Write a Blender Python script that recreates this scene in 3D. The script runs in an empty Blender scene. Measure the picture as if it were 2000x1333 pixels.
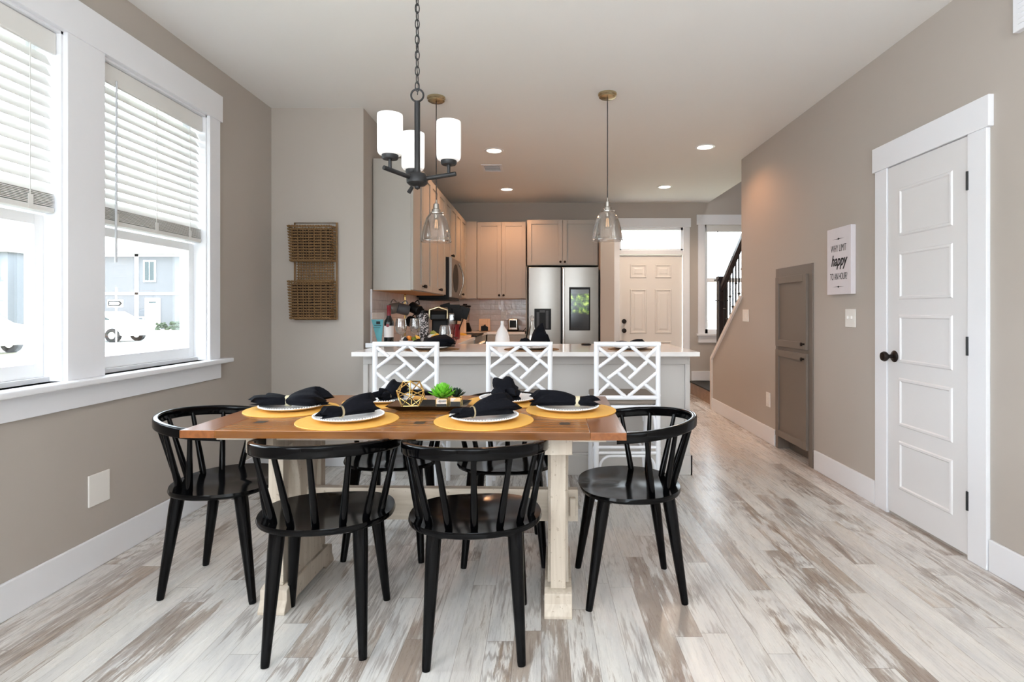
import bpy, bmesh, math, random
from mathutils import Vector, Matrix
R = math.radians
SC = bpy.context.scene
COL = SC.collection

# ------------------------------------------------------------------ camera
cam_d = bpy.data.cameras.new('camera')
cam = bpy.data.objects.new('camera', cam_d); COL.objects.link(cam)
cam.location = (0, 0, 1.19); cam.rotation_euler = (R(90), 0, 0)
cam_d.sensor_width = 36.0; cam_d.lens = 36.0*1100/2000
cam_d.shift_x = -57/2000.0; cam_d.shift_y = -59.5/2000.0
cam_d.clip_end = 300; cam_d.clip_start = 0.05
SC.camera = cam

# ------------------------------------------------------------------ world, sun, area lights, exposure
W = bpy.data.worlds.new('sky_world'); SC.world = W; W.use_nodes = True
bg = W.node_tree.nodes['Background']
bg.inputs['Color'].default_value = (0.82, 0.91, 1.0, 1); bg.inputs['Strength'].default_value = 8.5
SC.view_settings.view_transform = 'Standard'; SC.view_settings.look = 'None'
SC.view_settings.gamma = 1.0; SC.view_settings.exposure = 0.5; SC.view_settings.use_curve_mapping = False
SC.cycles.max_bounces = 10; SC.cycles.diffuse_bounces = 6; SC.cycles.transparent_max_bounces = 12
SC.cycles.sample_clamp_indirect = 8.0
SC.cycles.caustics_reflective = False; SC.cycles.caustics_refractive = False

def area(name, loc, rot, sx, sy, power, color=(1, 1, 1), portal=False):
    l = bpy.data.lights.new(name, 'AREA'); l.shape = 'RECTANGLE'; l.size = sx; l.size_y = sy
    l.energy = power; l.color = color
    if portal: l.cycles.is_portal = True
    o = bpy.data.objects.new(name, l); COL.objects.link(o)
    o.location = loc; o.rotation_euler = rot
    return o
sun_d = bpy.data.lights.new('sun', 'SUN'); sun_d.energy = 2.0; sun_d.angle = R(1); sun_d.color = (.97, .98, 1.0)
sun = bpy.data.objects.new('sun', sun_d); COL.objects.link(sun); sun.rotation_euler = (R(38), 0, R(-20))
# sky portals in the window openings
area('portal_left_near', (-2.22, 2.01, 1.64), (0, R(-90), 0), 1.5, .86, 1, portal=True)
area('portal_left_far', (-2.22, 3.06, 1.64), (0, R(-90), 0), 1.5, .86, 1, portal=True)
area('portal_stair', (2.75, 8.22, 1.69), (R(-90), 0, 0), .8, 1.5, 1, portal=True)
area('portal_transom', (1.58, 8.22, 2.19), (R(-90), 0, 0), .9, .3, 1, portal=True)
# added fill light behind the camera, aimed up to brighten the ceiling
area('fill_rear', (-0.1, -2.45, 1.35), (R(178), 0, 0), 3.2, 2.2, 335, (.83, .915, 1.0))
# added fill light against the solid left wall; no window stands there
area('fill_left', (-2.04, -.7, 1.65), (0, R(-90), 0), 1.5, 2.0, 68, (.86, .93, 1.0))
# added fill light, unseen above the stairwell, to brighten the entry side
area('fill_stairwell', (2.82, 6.3, 4.5), (0, 0, 0), .7, 3.0, 16, (.93, .96, 1.0))

# ------------------------------------------------------------------ material helpers
def new_mat(name):
    m = bpy.data.materials.new(name); m.use_nodes = True
    return m, m.node_tree.nodes, m.node_tree.links, m.node_tree.nodes['Principled BSDF']
def s2l(c):
    return tuple(((v/255.0)/12.92 if v/255.0 <= .04045 else ((v/255.0+.055)/1.055)**2.4) for v in c)
def mat(name, rgb, rough=.5, metal=0.0, var=.05, scale=8.0, bump=0.0, coat=0.0, emit=None, stretch=None, spec=.5):
    m, N, L, P = new_mat(name)
    col = s2l(rgb)
    tc = N.new('ShaderNodeTexCoord'); nz = N.new('ShaderNodeTexNoise'); nz.inputs['Scale'].default_value = scale
    nz.inputs['Detail'].default_value = 5
    if stretch:
        mp = N.new('ShaderNodeMapping'); mp.inputs['Scale'].default_value = stretch
        L.new(tc.outputs['Object'], mp.inputs['Vector']); L.new(mp.outputs['Vector'], nz.inputs['Vector'])
    else:
        L.new(tc.outputs['Object'], nz.inputs['Vector'])
    mx = N.new('ShaderNodeMix'); mx.data_type = 'RGBA'
    mx.inputs[6].default_value = tuple(max(0, c*(1-var)) for c in col)+(1,)
    mx.inputs[7].default_value = tuple(min(1, c*(1+var)) for c in col)+(1,)
    L.new(nz.outputs['Fac'], mx.inputs[0]); L.new(mx.outputs[2], P.inputs['Base Color'])
    P.inputs['Roughness'].default_value = rough; P.inputs['Metallic'].default_value = metal
    P.inputs['Specular IOR Level'].default_value = spec
    if coat: P.inputs['Coat Weight'].default_value = coat; P.inputs['Coat Roughness'].default_value = .08
    if bump:
        bp = N.new('ShaderNodeBump'); bp.inputs['Strength'].default_value = bump; bp.inputs['Distance'].default_value = .01
        L.new(nz.outputs['Fac'], bp.inputs['Height']); L.new(bp.outputs['Normal'], P.inputs['Normal'])
    if emit:
        P.inputs['Emission Color'].default_value = s2l(emit[0])+(1,); P.inputs['Emission Strength'].default_value = emit[1]
    return m

def glass_mat(name, tint=(1, 1, 1), refl=.08, rough=0.0):
    m, N, L, P = new_mat(name)
    N.remove(P)
    t = N.new('ShaderNodeBsdfTransparent'); t.inputs['Color'].default_value = tint+(1,)
    g = N.new('ShaderNodeBsdfGlossy'); g.inputs['Roughness'].default_value = rough
    lw = N.new('ShaderNodeLayerWeight'); lw.inputs['Blend'].default_value = .35
    mr = N.new('ShaderNodeMapRange'); mr.inputs['To Min'].default_value = refl*.5; mr.inputs['To Max'].default_value = min(1, refl*8)
    L.new(lw.outputs['Facing'], mr.inputs['Value'])
    mx = N.new('ShaderNodeMixShader'); L.new(mr.outputs['Result'], mx.inputs['Fac'])
    L.new(t.outputs[0], mx.inputs[1]); L.new(g.outputs[0], mx.inputs[2])
    L.new(mx.outputs[0], N['Material Output'].inputs['Surface'])
    return m

def mnode(N, L, op, a, b=None, c=None):
    n = N.new('ShaderNodeMath'); n.operation = op
    for i, v in enumerate((a, b, c)):
        if v is None: continue
        if isinstance(v, (int, float)): n.inputs[i].default_value = v
        else: L.new(v, n.inputs[i])
    return n.outputs[0]
def comb(N, L, x, y, z=0.0):
    n = N.new('ShaderNodeCombineXYZ')
    for i, v in enumerate((x, y, z)):
        if isinstance(v, (int, float)): n.inputs[i].default_value = v
        else: L.new(v, n.inputs[i])
    return n.outputs[0]
def ramp(N, L, fac, stops):
    n = N.new('ShaderNodeValToRGB'); e = n.color_ramp.elements
    e[0].position = stops[0][0]; e[0].color = stops[0][1]+(1,)
    e[1].position = stops[1][0]; e[1].color = stops[1][1]+(1,)
    for p, c in stops[2:]:
        x = e.new(p); x.color = c+(1,)
    L.new(fac, n.inputs[0]); return n.outputs[0]
def mixc(N, L, f, a, b, mode='MIX'):
    n = N.new('ShaderNodeMix'); n.data_type = 'RGBA'; n.blend_type = mode
    for i, v in ((0, f), (6, a), (7, b)):
        if isinstance(v, (int, float)): n.inputs[i].default_value = v
        elif isinstance(v, tuple): n.inputs[i].default_value = v+(1,)
        else: L.new(v, n.inputs[i])
    return n.outputs[2]

def floor_mat():
    m, N, L, P = new_mat('weathered_plank_floor')
    tc = N.new('ShaderNodeTexCoord'); sp = N.new('ShaderNodeSeparateXYZ'); L.new(tc.outputs['Object'], sp.inputs[0])
    x, y = sp.outputs[0], sp.outputs[1]
    X = mnode(N, L, 'DIVIDE', x, .098); row = mnode(N, L, 'FLOOR', X)
    wn = N.new('ShaderNodeTexWhiteNoise'); wn.noise_dimensions = '1D'; L.new(row, wn.inputs['W'])
    Y = mnode(N, L, 'DIVIDE', mnode(N, L, 'ADD', y, mnode(N, L, 'MULTIPLY', wn.outputs['Value'], 9.7)), .92)
    colm = mnode(N, L, 'FLOOR', Y)
    wid = N.new('ShaderNodeTexWhiteNoise'); wid.noise_dimensions = '2D'; L.new(comb(N, L, row, colm), wid.inputs['Vector'])
    wid2 = N.new('ShaderNodeTexWhiteNoise'); wid2.noise_dimensions = '3D'; L.new(comb(N, L, colm, row, 7.3), wid2.inputs['Vector'])
    off = mnode(N, L, 'MULTIPLY', wid.outputs['Value'], 37.0)
    def noise(sx, sy, scale=1.0, detail=6, rough=.6, dist=0.0, rnd=True):
        v = comb(N, L, mnode(N, L, 'ADD', mnode(N, L, 'MULTIPLY', x, sx), off if rnd else 0.0), mnode(N, L, 'MULTIPLY', y, sy), off if rnd else 0.0)
        n = N.new('ShaderNodeTexNoise'); n.inputs['Scale'].default_value = scale; n.inputs['Detail'].default_value = detail
        n.inputs['Roughness'].default_value = rough; n.inputs['Distortion'].default_value = dist
        L.new(v, n.inputs['Vector']); return n.outputs['Fac']
    patch = noise(10, 1.7, 1.0, 10, .68, .15)
    fine = noise(150, 5.0, 1.0, 4, .6)
    grain = noise(75, 5.0, 1.0, 7, .75, .2)
    bias = mnode(N, L, 'MULTIPLY', mnode(N, L, 'SUBTRACT', wid2.outputs['Value'], .5), .27)
    wear = mnode(N, L, 'ADD', mnode(N, L, 'ADD', patch, bias), mnode(N, L, 'MULTIPLY', mnode(N, L, 'SUBTRACT', grain, .5), .38))
    wearf = N.new('ShaderNodeMapRange'); wearf.interpolation_type = 'SMOOTHSTEP'
    wearf.inputs['From Min'].default_value = .555; wearf.inputs['From Max'].default_value = .67; L.new(wear, wearf.inputs['Value'])
    white = ramp(N, L, patch, [(.30, s2l((190, 188, 187))), (.62, s2l((222, 218, 212)))])
    brown = ramp(N, L, wid.outputs['Value'], [(0, s2l((140, 120, 103))), (1, s2l((168, 150, 134))), (.5, s2l((150, 137, 127)))])
    c = mixc(N, L, mnode(N, L, 'MULTIPLY', wearf.outputs[0], .9), white, brown)
    rim = mnode(N, L, 'MAXIMUM', 0.0, mnode(N, L, 'SUBTRACT', 1.0, mnode(N, L, 'MULTIPLY', mnode(N, L, 'ABSOLUTE', mnode(N, L, 'SUBTRACT', wear, .615)), 26.0)))
    rim = mnode(N, L, 'MULTIPLY', rim, mnode(N, L, 'GREATER_THAN', noise(40, 3.0, 1.0, 4, .6), .52))
    c = mixc(N, L, mnode(N, L, 'MULTIPLY', rim, .5), c, s2l((112, 96, 84)))
    # plank tint: some planks wholly greige
    tint = N.new('ShaderNodeMapRange'); tint.inputs['From Min'].default_value = .55; tint.inputs['From Max'].default_value = 1.0
    L.new(wid.outputs['Value'], tint.inputs['Value'])
    c = mixc(N, L, mnode(N, L, 'MULTIPLY', tint.outputs[0], .35), c, s2l((184, 172, 160)))
    # cathedral grain (ring lines) on a share of planks
    wv = N.new('ShaderNodeTexWave'); wv.wave_type = 'RINGS'; wv.inputs['Scale'].default_value = 1.0
    wv.inputs['Distortion'].default_value = 5.5; wv.inputs['Detail'].default_value = 2.5; wv.inputs['Detail Scale'].default_value = 1.2
    fx = mnode(N, L, 'SUBTRACT', mnode(N, L, 'FRACT', X), .5)
    fy = mnode(N, L, 'SUBTRACT', mnode(N, L, 'FRACT', Y), .5)
    L.new(comb(N, L, mnode(N, L, 'MULTIPLY', fx, 6.5), mnode(N, L, 'MULTIPLY', fy, 4.0), off), wv.inputs['Vector'])
    wl = N.new('ShaderNodeMapRange'); wl.inputs['From Min'].default_value = .6; wl.inputs['From Max'].default_value = 1.0
    L.new(wv.outputs['Fac'], wl.inputs['Value'])
    sel = N.new('ShaderNodeMapRange'); sel.inputs['From Min'].default_value = .42; sel.inputs['From Max'].default_value = .52
    L.new(mnode(N, L, 'ADD', mnode(N, L, 'MULTIPLY', wid2.outputs['Value'], .5), mnode(N, L, 'MULTIPLY', noise(9, 1.8, 1, 3), .5)), sel.inputs['Value'])
    rings = mnode(N, L, 'MULTIPLY', mnode(N, L, 'MULTIPLY', wl.outputs[0], sel.outputs[0]), .55)
    c = mixc(N, L, rings, c, s2l((126, 112, 104)))
    # thin dark streaks
    st = N.new('ShaderNodeMapRange'); st.inputs['From Min'].default_value = .60; st.inputs['From Max'].default_value = .78
    L.new(fine, st.inputs['Value'])
    c = mixc(N, L, mnode(N, L, 'MULTIPLY', st.outputs[0], mnode(N, L, 'ADD', .12, mnode(N, L, 'MULTIPLY', wearf.outputs[0], .35))), c, s2l((98, 84, 74)))
    # dark worn spots near plank edges
    sp2 = N.new('ShaderNodeMapRange'); sp2.inputs['From Min'].default_value = .66; sp2.inputs['From Max'].default_value = .8
    L.new(noise(26, 5.0, 1.0, 7, .7, .5), sp2.inputs['Value'])
    c = mixc(N, L, mnode(N, L, 'MULTIPLY', sp2.outputs[0], .5), c, s2l((112, 96, 84)))
    # seams
    def edge(v, w):
        f = mnode(N, L, 'ABSOLUTE', mnode(N, L, 'SUBTRACT', mnode(N, L, 'FRACT', v), .5))
        return mnode(N, L, 'GREATER_THAN', f, .5-w)
    seam = mnode(N, L, 'MAXIMUM', edge(X, .011), edge(Y, .0014))
    c = mixc(N, L, mnode(N, L, 'MULTIPLY', seam, .6), c, s2l((110, 96, 86)))
    L.new(c, P.inputs['Base Color'])
    rg = N.new('ShaderNodeMapRange'); rg.inputs['To Min'].default_value = .2; rg.inputs['To Max'].default_value = .36
    L.new(grain, rg.inputs['Value']); L.new(rg.outputs[0], P.inputs['Roughness'])
    bp = N.new('ShaderNodeBump'); bp.inputs['Strength'].default_value = .12; bp.inputs['Distance'].default_value = .004
    h = mnode(N, L, 'SUBTRACT', mnode(N, L, 'MULTIPLY', fine, .5), mnode(N, L, 'MULTIPLY', seam, 1.0))
    L.new(h, bp.inputs['Height']); L.new(bp.outputs['Normal'], P.inputs['Normal'])
    return m

def wood_mat(name, light, dark, axis='x', scale=1.0, rough=.35, plank=None, contrast=.6, worn=None):
    m, N, L, P = new_mat(name)
    tc = N.new('ShaderNodeTexCoord'); sp = N.new('ShaderNodeSeparateXYZ'); L.new(tc.outputs['Object'], sp.inputs[0])
    i = 'xyz'.index(axis); a = sp.outputs[i]; o1 = sp.outputs[(i+1) % 3]; o2 = sp.outputs[(i+2) % 3]
    v = comb(N, L, mnode(N, L, 'MULTIPLY', a, 2.2*scale), mnode(N, L, 'MULTIPLY', o1, 34*scale), mnode(N, L, 'MULTIPLY', o2, 34*scale))
    n1 = N.new('ShaderNodeTexNoise'); n1.inputs['Scale'].default_value = 1; n1.inputs['Detail'].default_value = 8; n1.inputs['Distortion'].default_value = .8
    L.new(v, n1.inputs['Vector'])
    v2 = comb(N, L, mnode(N, L, 'MULTIPLY', a, 3*scale), mnode(N, L, 'MULTIPLY', o1, 8*scale), mnode(N, L, 'MULTIPLY', o2, 8*scale))
    n2 = N.new('ShaderNodeTexNoise'); n2.inputs['Scale'].default_value = 1; n2.inputs['Detail'].default_value = 3; L.new(v2, n2.inputs['Vector'])
    f = mnode(N, L, 'ADD', mnode(N, L, 'MULTIPLY', n1.outputs['Fac'], .65), mnode(N, L, 'MULTIPLY', n2.outputs['Fac'], .35))
    c = ramp(N, L, f, [(.5-contrast*.3, s2l(dark)), (.5+contrast*.3, s2l(light))])
    if plank:
        pr = mnode(N, L, 'DIVIDE', o1 if plank[1] == 1 else o2, plank[0]); fr = mnode(N, L, 'FLOOR', pr)
        wn = N.new('ShaderNodeTexWhiteNoise'); wn.noise_dimensions = '1D'; L.new(fr, wn.inputs['W'])
        c = mixc(N, L, mnode(N, L, 'MULTIPLY', wn.outputs['Value'], .28), c, s2l(dark))
        e = mnode(N, L, 'GREATER_THAN', mnode(N, L, 'ABSOLUTE', mnode(N, L, 'SUBTRACT', mnode(N, L, 'FRACT', pr), .5)), .492)
        c = mixc(N, L, mnode(N, L, 'MULTIPLY', e, .6), c, tuple(q*.35 for q in s2l(dark)))
    if worn:
        n3 = N.new('ShaderNodeTexNoise'); n3.inputs['Scale'].default_value = 60; n3.inputs['Detail'].default_value = 4; L.new(tc.outputs['Object'], n3.inputs['Vector'])
        c = mixc(N, L, mnode(N, L, 'MULTIPLY', mnode(N, L, 'GREATER_THAN', n3.outputs['Fac'], .67), .5), c, s2l(worn))
    L.new(c, P.inputs['Base Color']); P.inputs['Roughness'].default_value = rough
    bp = N.new('ShaderNodeBump'); bp.inputs['Strength'].default_value = .08; bp.inputs['Distance'].default_value = .003
    L.new(n1.outputs['Fac'], bp.inputs['Height']); L.new(bp.outputs['Normal'], P.inputs['Normal'])
    return m

def tile_mat():
    m, N, L, P = new_mat('handmade_subway_tile')
    tc = N.new('ShaderNodeTexCoord'); sp = N.new('ShaderNodeSeparateXYZ'); L.new(tc.outputs['Object'], sp.inputs[0])
    u = mnode(N, L, 'ADD', sp.outputs[0], sp.outputs[1])
    b = N.new('ShaderNodeTexBrick'); L.new(comb(N, L, u, sp.outputs[2]), b.inputs['Vector'])
    b.inputs['Scale'].default_value = 1; b.inputs['Brick Width'].default_value = .3; b.inputs['Row Height'].default_value = .075
    b.inputs['Mortar Size'].default_value = .0025
    b.inputs['Color1'].default_value = s2l((214, 206, 203))+(1,); b.inputs['Color2'].default_value = s2l((224, 217, 214))+(1,)
    b.inputs['Mortar'].default_value = s2l((190, 183, 180))+(1,)
    L.new(b.outputs['Color'], P.inputs['Base Color']); P.inputs['Roughness'].default_value = .15
    nz = N.new('ShaderNodeTexNoise'); nz.inputs['Scale'].default_value = 14; L.new(tc.outputs['Object'], nz.inputs['Vector'])
    h = mnode(N, L, 'SUBTRACT', mnode(N, L, 'MULTIPLY', nz.outputs['Fac'], .8), b.outputs['Fac'])
    bp = N.new('ShaderNodeBump'); bp.inputs['Strength'].default_value = .5; bp.inputs['Distance'].default_value = .01
    L.new(h, bp.inputs['Height']); L.new(bp.outputs['Normal'], P.inputs['Normal'])
    return m

def leaf_reflection_mat():
    m, N, L, P = new_mat('painted_foliage_reflection')
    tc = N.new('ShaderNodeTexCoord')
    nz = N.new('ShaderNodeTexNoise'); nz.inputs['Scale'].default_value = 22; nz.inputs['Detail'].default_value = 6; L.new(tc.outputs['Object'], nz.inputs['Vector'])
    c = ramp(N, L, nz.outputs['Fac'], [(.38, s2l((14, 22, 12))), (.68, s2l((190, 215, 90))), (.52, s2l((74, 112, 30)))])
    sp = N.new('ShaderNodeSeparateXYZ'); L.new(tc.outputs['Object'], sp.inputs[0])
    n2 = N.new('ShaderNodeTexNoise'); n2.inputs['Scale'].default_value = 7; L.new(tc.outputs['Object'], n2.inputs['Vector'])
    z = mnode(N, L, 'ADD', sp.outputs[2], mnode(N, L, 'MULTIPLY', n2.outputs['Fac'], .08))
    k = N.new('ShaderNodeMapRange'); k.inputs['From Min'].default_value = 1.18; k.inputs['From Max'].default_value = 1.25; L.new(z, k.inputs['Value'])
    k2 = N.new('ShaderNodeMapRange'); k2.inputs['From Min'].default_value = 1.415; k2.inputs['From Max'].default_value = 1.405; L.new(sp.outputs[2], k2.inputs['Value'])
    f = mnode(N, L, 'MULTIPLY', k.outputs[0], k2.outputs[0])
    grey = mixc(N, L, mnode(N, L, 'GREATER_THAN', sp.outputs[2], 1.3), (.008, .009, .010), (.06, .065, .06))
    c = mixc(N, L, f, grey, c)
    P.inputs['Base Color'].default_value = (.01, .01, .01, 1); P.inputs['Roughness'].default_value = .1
    L.new(c, P.inputs['Emission Color']); P.inputs['Emission Strength'].default_value = .8  # reflection of greenery painted as an emissive pattern on the dark screen
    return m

def weave_mat(name, c1, c2, sx=60, sz=60):
    m, N, L, P = new_mat(name)
    tc = N.new('ShaderNodeTexCoord'); sp = N.new('ShaderNodeSeparateXYZ'); L.new(tc.outputs['Object'], sp.inputs[0])
    u = mnode(N, L, 'ADD', sp.outputs[0], sp.outputs[1])
    a = mnode(N, L, 'SINE', mnode(N, L, 'MULTIPLY', u, sx)); b = mnode(N, L, 'SINE', mnode(N, L, 'MULTIPLY', sp.outputs[2], sz))
    nz = N.new('ShaderNodeTexNoise'); nz.inputs['Scale'].default_value = 30; L.new(tc.outputs['Object'], nz.inputs['Vector'])
    f = mnode(N, L, 'ADD', mnode(N, L, 'MULTIPLY', mnode(N, L, 'MULTIPLY', a, b), .4), nz.outputs['Fac'])
    L.new(ramp(N, L, f, [(.25, s2l(c2)), (.75, s2l(c1))]), P.inputs['Base Color']); P.inputs['Roughness'].default_value = .8
    bp = N.new('ShaderNodeBump'); bp.inputs['Strength'].default_value = .6; bp.inputs['Distance'].default_value = .01
    L.new(f, bp.inputs['Height']); L.new(bp.outputs['Normal'], P.inputs['Normal'])
    return m

M = {}
M['floor'] = floor_mat()
M['wall'] = mat('greige_wall_paint', (177, 169, 161), .75, var=.012, scale=2)
M['wallk'] = M['wall']
M['ceiling'] = mat('flat_ceiling_paint', (232, 231, 229), .85, var=.01, scale=2)
M['white'] = mat('white_trim_paint', (229, 230, 234), .35, var=.01)
M['doorw'] = mat('white_door_paint', (219, 218, 219), .4, var=.01)
M['doorp'] = mat('pale_door_paint', (226, 220, 214), .45, var=.01)
M['blind'] = mat('white_blind_vinyl', (222, 221, 218), .5, var=.01)
M['vinyl'] = mat('white_vinyl_sash', (240, 241, 243), .35, var=.01)
M['cab'] = mat('greige_cabinet_paint', (168, 163, 155), .42, var=.015)
M['niche'] = mat('taupe_cabinet_paint', (118, 107, 98), .45, var=.015)
M['panel'] = mat('light_grey_panel_paint', (200, 196, 192), .5, var=.01)
M['quartz'] = mat('white_quartz', (236, 233, 231), .12, var=.015, scale=20)
M['tile'] = tile_mat()
M['black'] = mat('black_lacquer', (4, 4, 5), .12, var=.1, spec=.16)
M['iron'] = mat('matte_black_iron', (24, 24, 26), .5, var=.1)
M['underwood'] = mat('raw_plywood', (190, 140, 92), .6)
M['bronze'] = mat('dark_bronze', (38, 30, 26), .35, metal=.6)
M['brass'] = mat('antique_brass', (196, 180, 146), .25, metal=1.0)
M['gold'] = mat('brushed_gold', (226, 190, 120), .25, metal=1.0)
M['nickel'] = mat('brushed_nickel', (200, 196, 190), .25, metal=1.0)
M['steel'] = mat('stainless_steel', (146, 142, 137), .3, metal=1.0, var=.03, scale=3, stretch=(1, 1, 60))
M['dark'] = mat('black_plastic', (9, 9, 10), .4, spec=.2)
M['darkgrey'] = mat('dark_grey_plastic', (40, 40, 43), .4)
M['shade'] = mat('opal_glass_shade', (246, 246, 246), .25, var=.005, emit=((255, 252, 248), .28))
M['glass'] = glass_mat('window_glass', (.97, .985, .98), .05)
M['cglass'] = glass_mat('clear_glass', (.93, .92, .91), .2)
M['bulb'] = mat('bulb_filament', (255, 220, 170), .3, emit=((255, 200, 140), .8))
M['lens'] = mat('lit_downlight_lens', (255, 250, 240), .4, emit=((255, 236, 212), 9.0))
M['tabletop'] = wood_mat('honey_oak_top', (178, 116, 58), (112, 66, 28), 'x', 1.0, .25, plank=(.142, 1), contrast=.7)
M['tableend'] = wood_mat('honey_oak_breadboard', (150, 92, 50), (104, 60, 32), 'y', 1.0, .2, contrast=.8)
M['wash'] = wood_mat('whitewashed_wood', (216, 206, 192), (176, 162, 144), 'z', 1.0, .6, contrast=.7, worn=(140, 122, 100))
M['washx'] = wood_mat('whitewashed_wood_long', (216, 206, 192), (176, 162, 144), 'x', 1.0, .6, contrast=.7, worn=(140, 122, 100))
M['inlay'] = mat('dark_key_inlay', (52, 40, 26), .5)
M['matyellow'] = mat('mustard_placemat', (232, 178, 84), .6, var=.04, scale=60, bump=.1)
M['plate'] = mat('white_glazed_ceramic', (236, 236, 238), .15, var=.01)
M['napkin'] = mat('black_cotton', (15, 16, 22), .9, var=.2, scale=120, bump=.25, spec=.15)
M['ringm'] = mat('champagne_metal', (206, 190, 156), .3, metal=.8)
M['ringw'] = mat('woven_cream_ring', (200, 190, 160), .6)
M['tray'] = mat('black_satin_tray', (16, 14, 14), .3)
M['leaf'] = mat('succulent_green', (110, 186, 50), .45, var=.5, scale=55)
M['leafd'] = mat('dark_succulent_green', (24, 52, 34), .5, var=.3, scale=30)
M['mirror'] = mat('mirrored_pot_glass', (225, 225, 225), .05, metal=1.0)
M['stoolw'] = mat('white_lacquered_rattan', (238, 239, 243), .35, var=.01)
M['cushion'] = mat('taupe_linen_cushion', (150, 138, 128), .9, var=.06, scale=90, bump=.2)
M['woven'] = weave_mat('seagrass_weave', (150, 112, 70), (60, 38, 20), 120, 150)
M['wicker'] = weave_mat('braided_wicker', (132, 98, 56), (58, 38, 20), 90, 90)
M['wickd'] = mat('wicker_strand', (122, 92, 58), .8, var=.45, scale=50, bump=.4)
M['gapshade'] = mat('painted_weave_gap_shade', (44, 30, 18), .9, var=.4, scale=60)  # dark brown standing in for shade between the wicker strands
M['canvas'] = mat('mottled_canvas_print', (214, 208, 212), .8, var=.05, scale=22)
M['ink'] = mat('black_ink', (26, 24, 26), .8)
M['plateplastic'] = mat('white_switch_plastic', (232, 229, 224), .35, var=.005)
M['red'] = mat('burgundy_foil', (120, 22, 34), .35)
M['wine'] = mat('dark_wine_glass', (14, 16, 18), .08)
M['label'] = mat('cream_paper_label', (226, 220, 218), .7)
M['teal'] = mat('teal_card', (74, 150, 160), .5)
M['orange'] = mat('orange_fruit', (222, 130, 44), .5, var=.1)
M['banana'] = mat('banana_yellow', (226, 178, 70), .5, var=.1)
M['redfruit'] = mat('red_fruit', (190, 64, 46), .4, var=.15)
M['greenf'] = mat('green_fruit', (126, 140, 58), .5)
M['beech'] = wood_mat('beech_block', (228, 200, 172), (204, 172, 140), 'z', 1.0, .5)
M['carpet'] = mat('dark_stair_mat', (40, 38, 36), .9, var=.3, scale=120)
M['tread'] = wood_mat('oak_riser', (170, 136, 108), (130, 100, 76), 'x', 1.0, .45)
M['newel'] = mat('espresso_stain', (34, 24, 24), .35, var=.2)
M['mugb'] = mat('black_mug_glaze', (14, 14, 15), .3)
M['screen'] = leaf_reflection_mat()
M['grass'] = mat('lawn', (165, 163, 140), .95, var=.2, scale=2)
M['asphalt'] = mat('pale_road', (176, 176, 172), .95, var=.05, scale=1)
M['siding'] = mat('blue_grey_siding', (98, 99, 103), .8, var=.03)
M['siding2'] = mat('pale_siding', (108, 112, 118), .8, var=.03)
M['roof'] = mat('grey_shingle', (130, 128, 128), .9, var=.1)
M['pane'] = mat('dark_window_pane', (40, 54, 56), .2)
M['carw'] = mat('white_car_paint', (225, 226, 228), .2, coat=.5)
M['tyre'] = mat('tyre_rubber', (14, 14, 15), .8)
M['binblue'] = mat('blue_bin_plastic', (26, 36, 120), .5)
M['shrub'] = mat('shrub_leaves', (48, 62, 40), .8, var=.4, scale=6)

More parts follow.
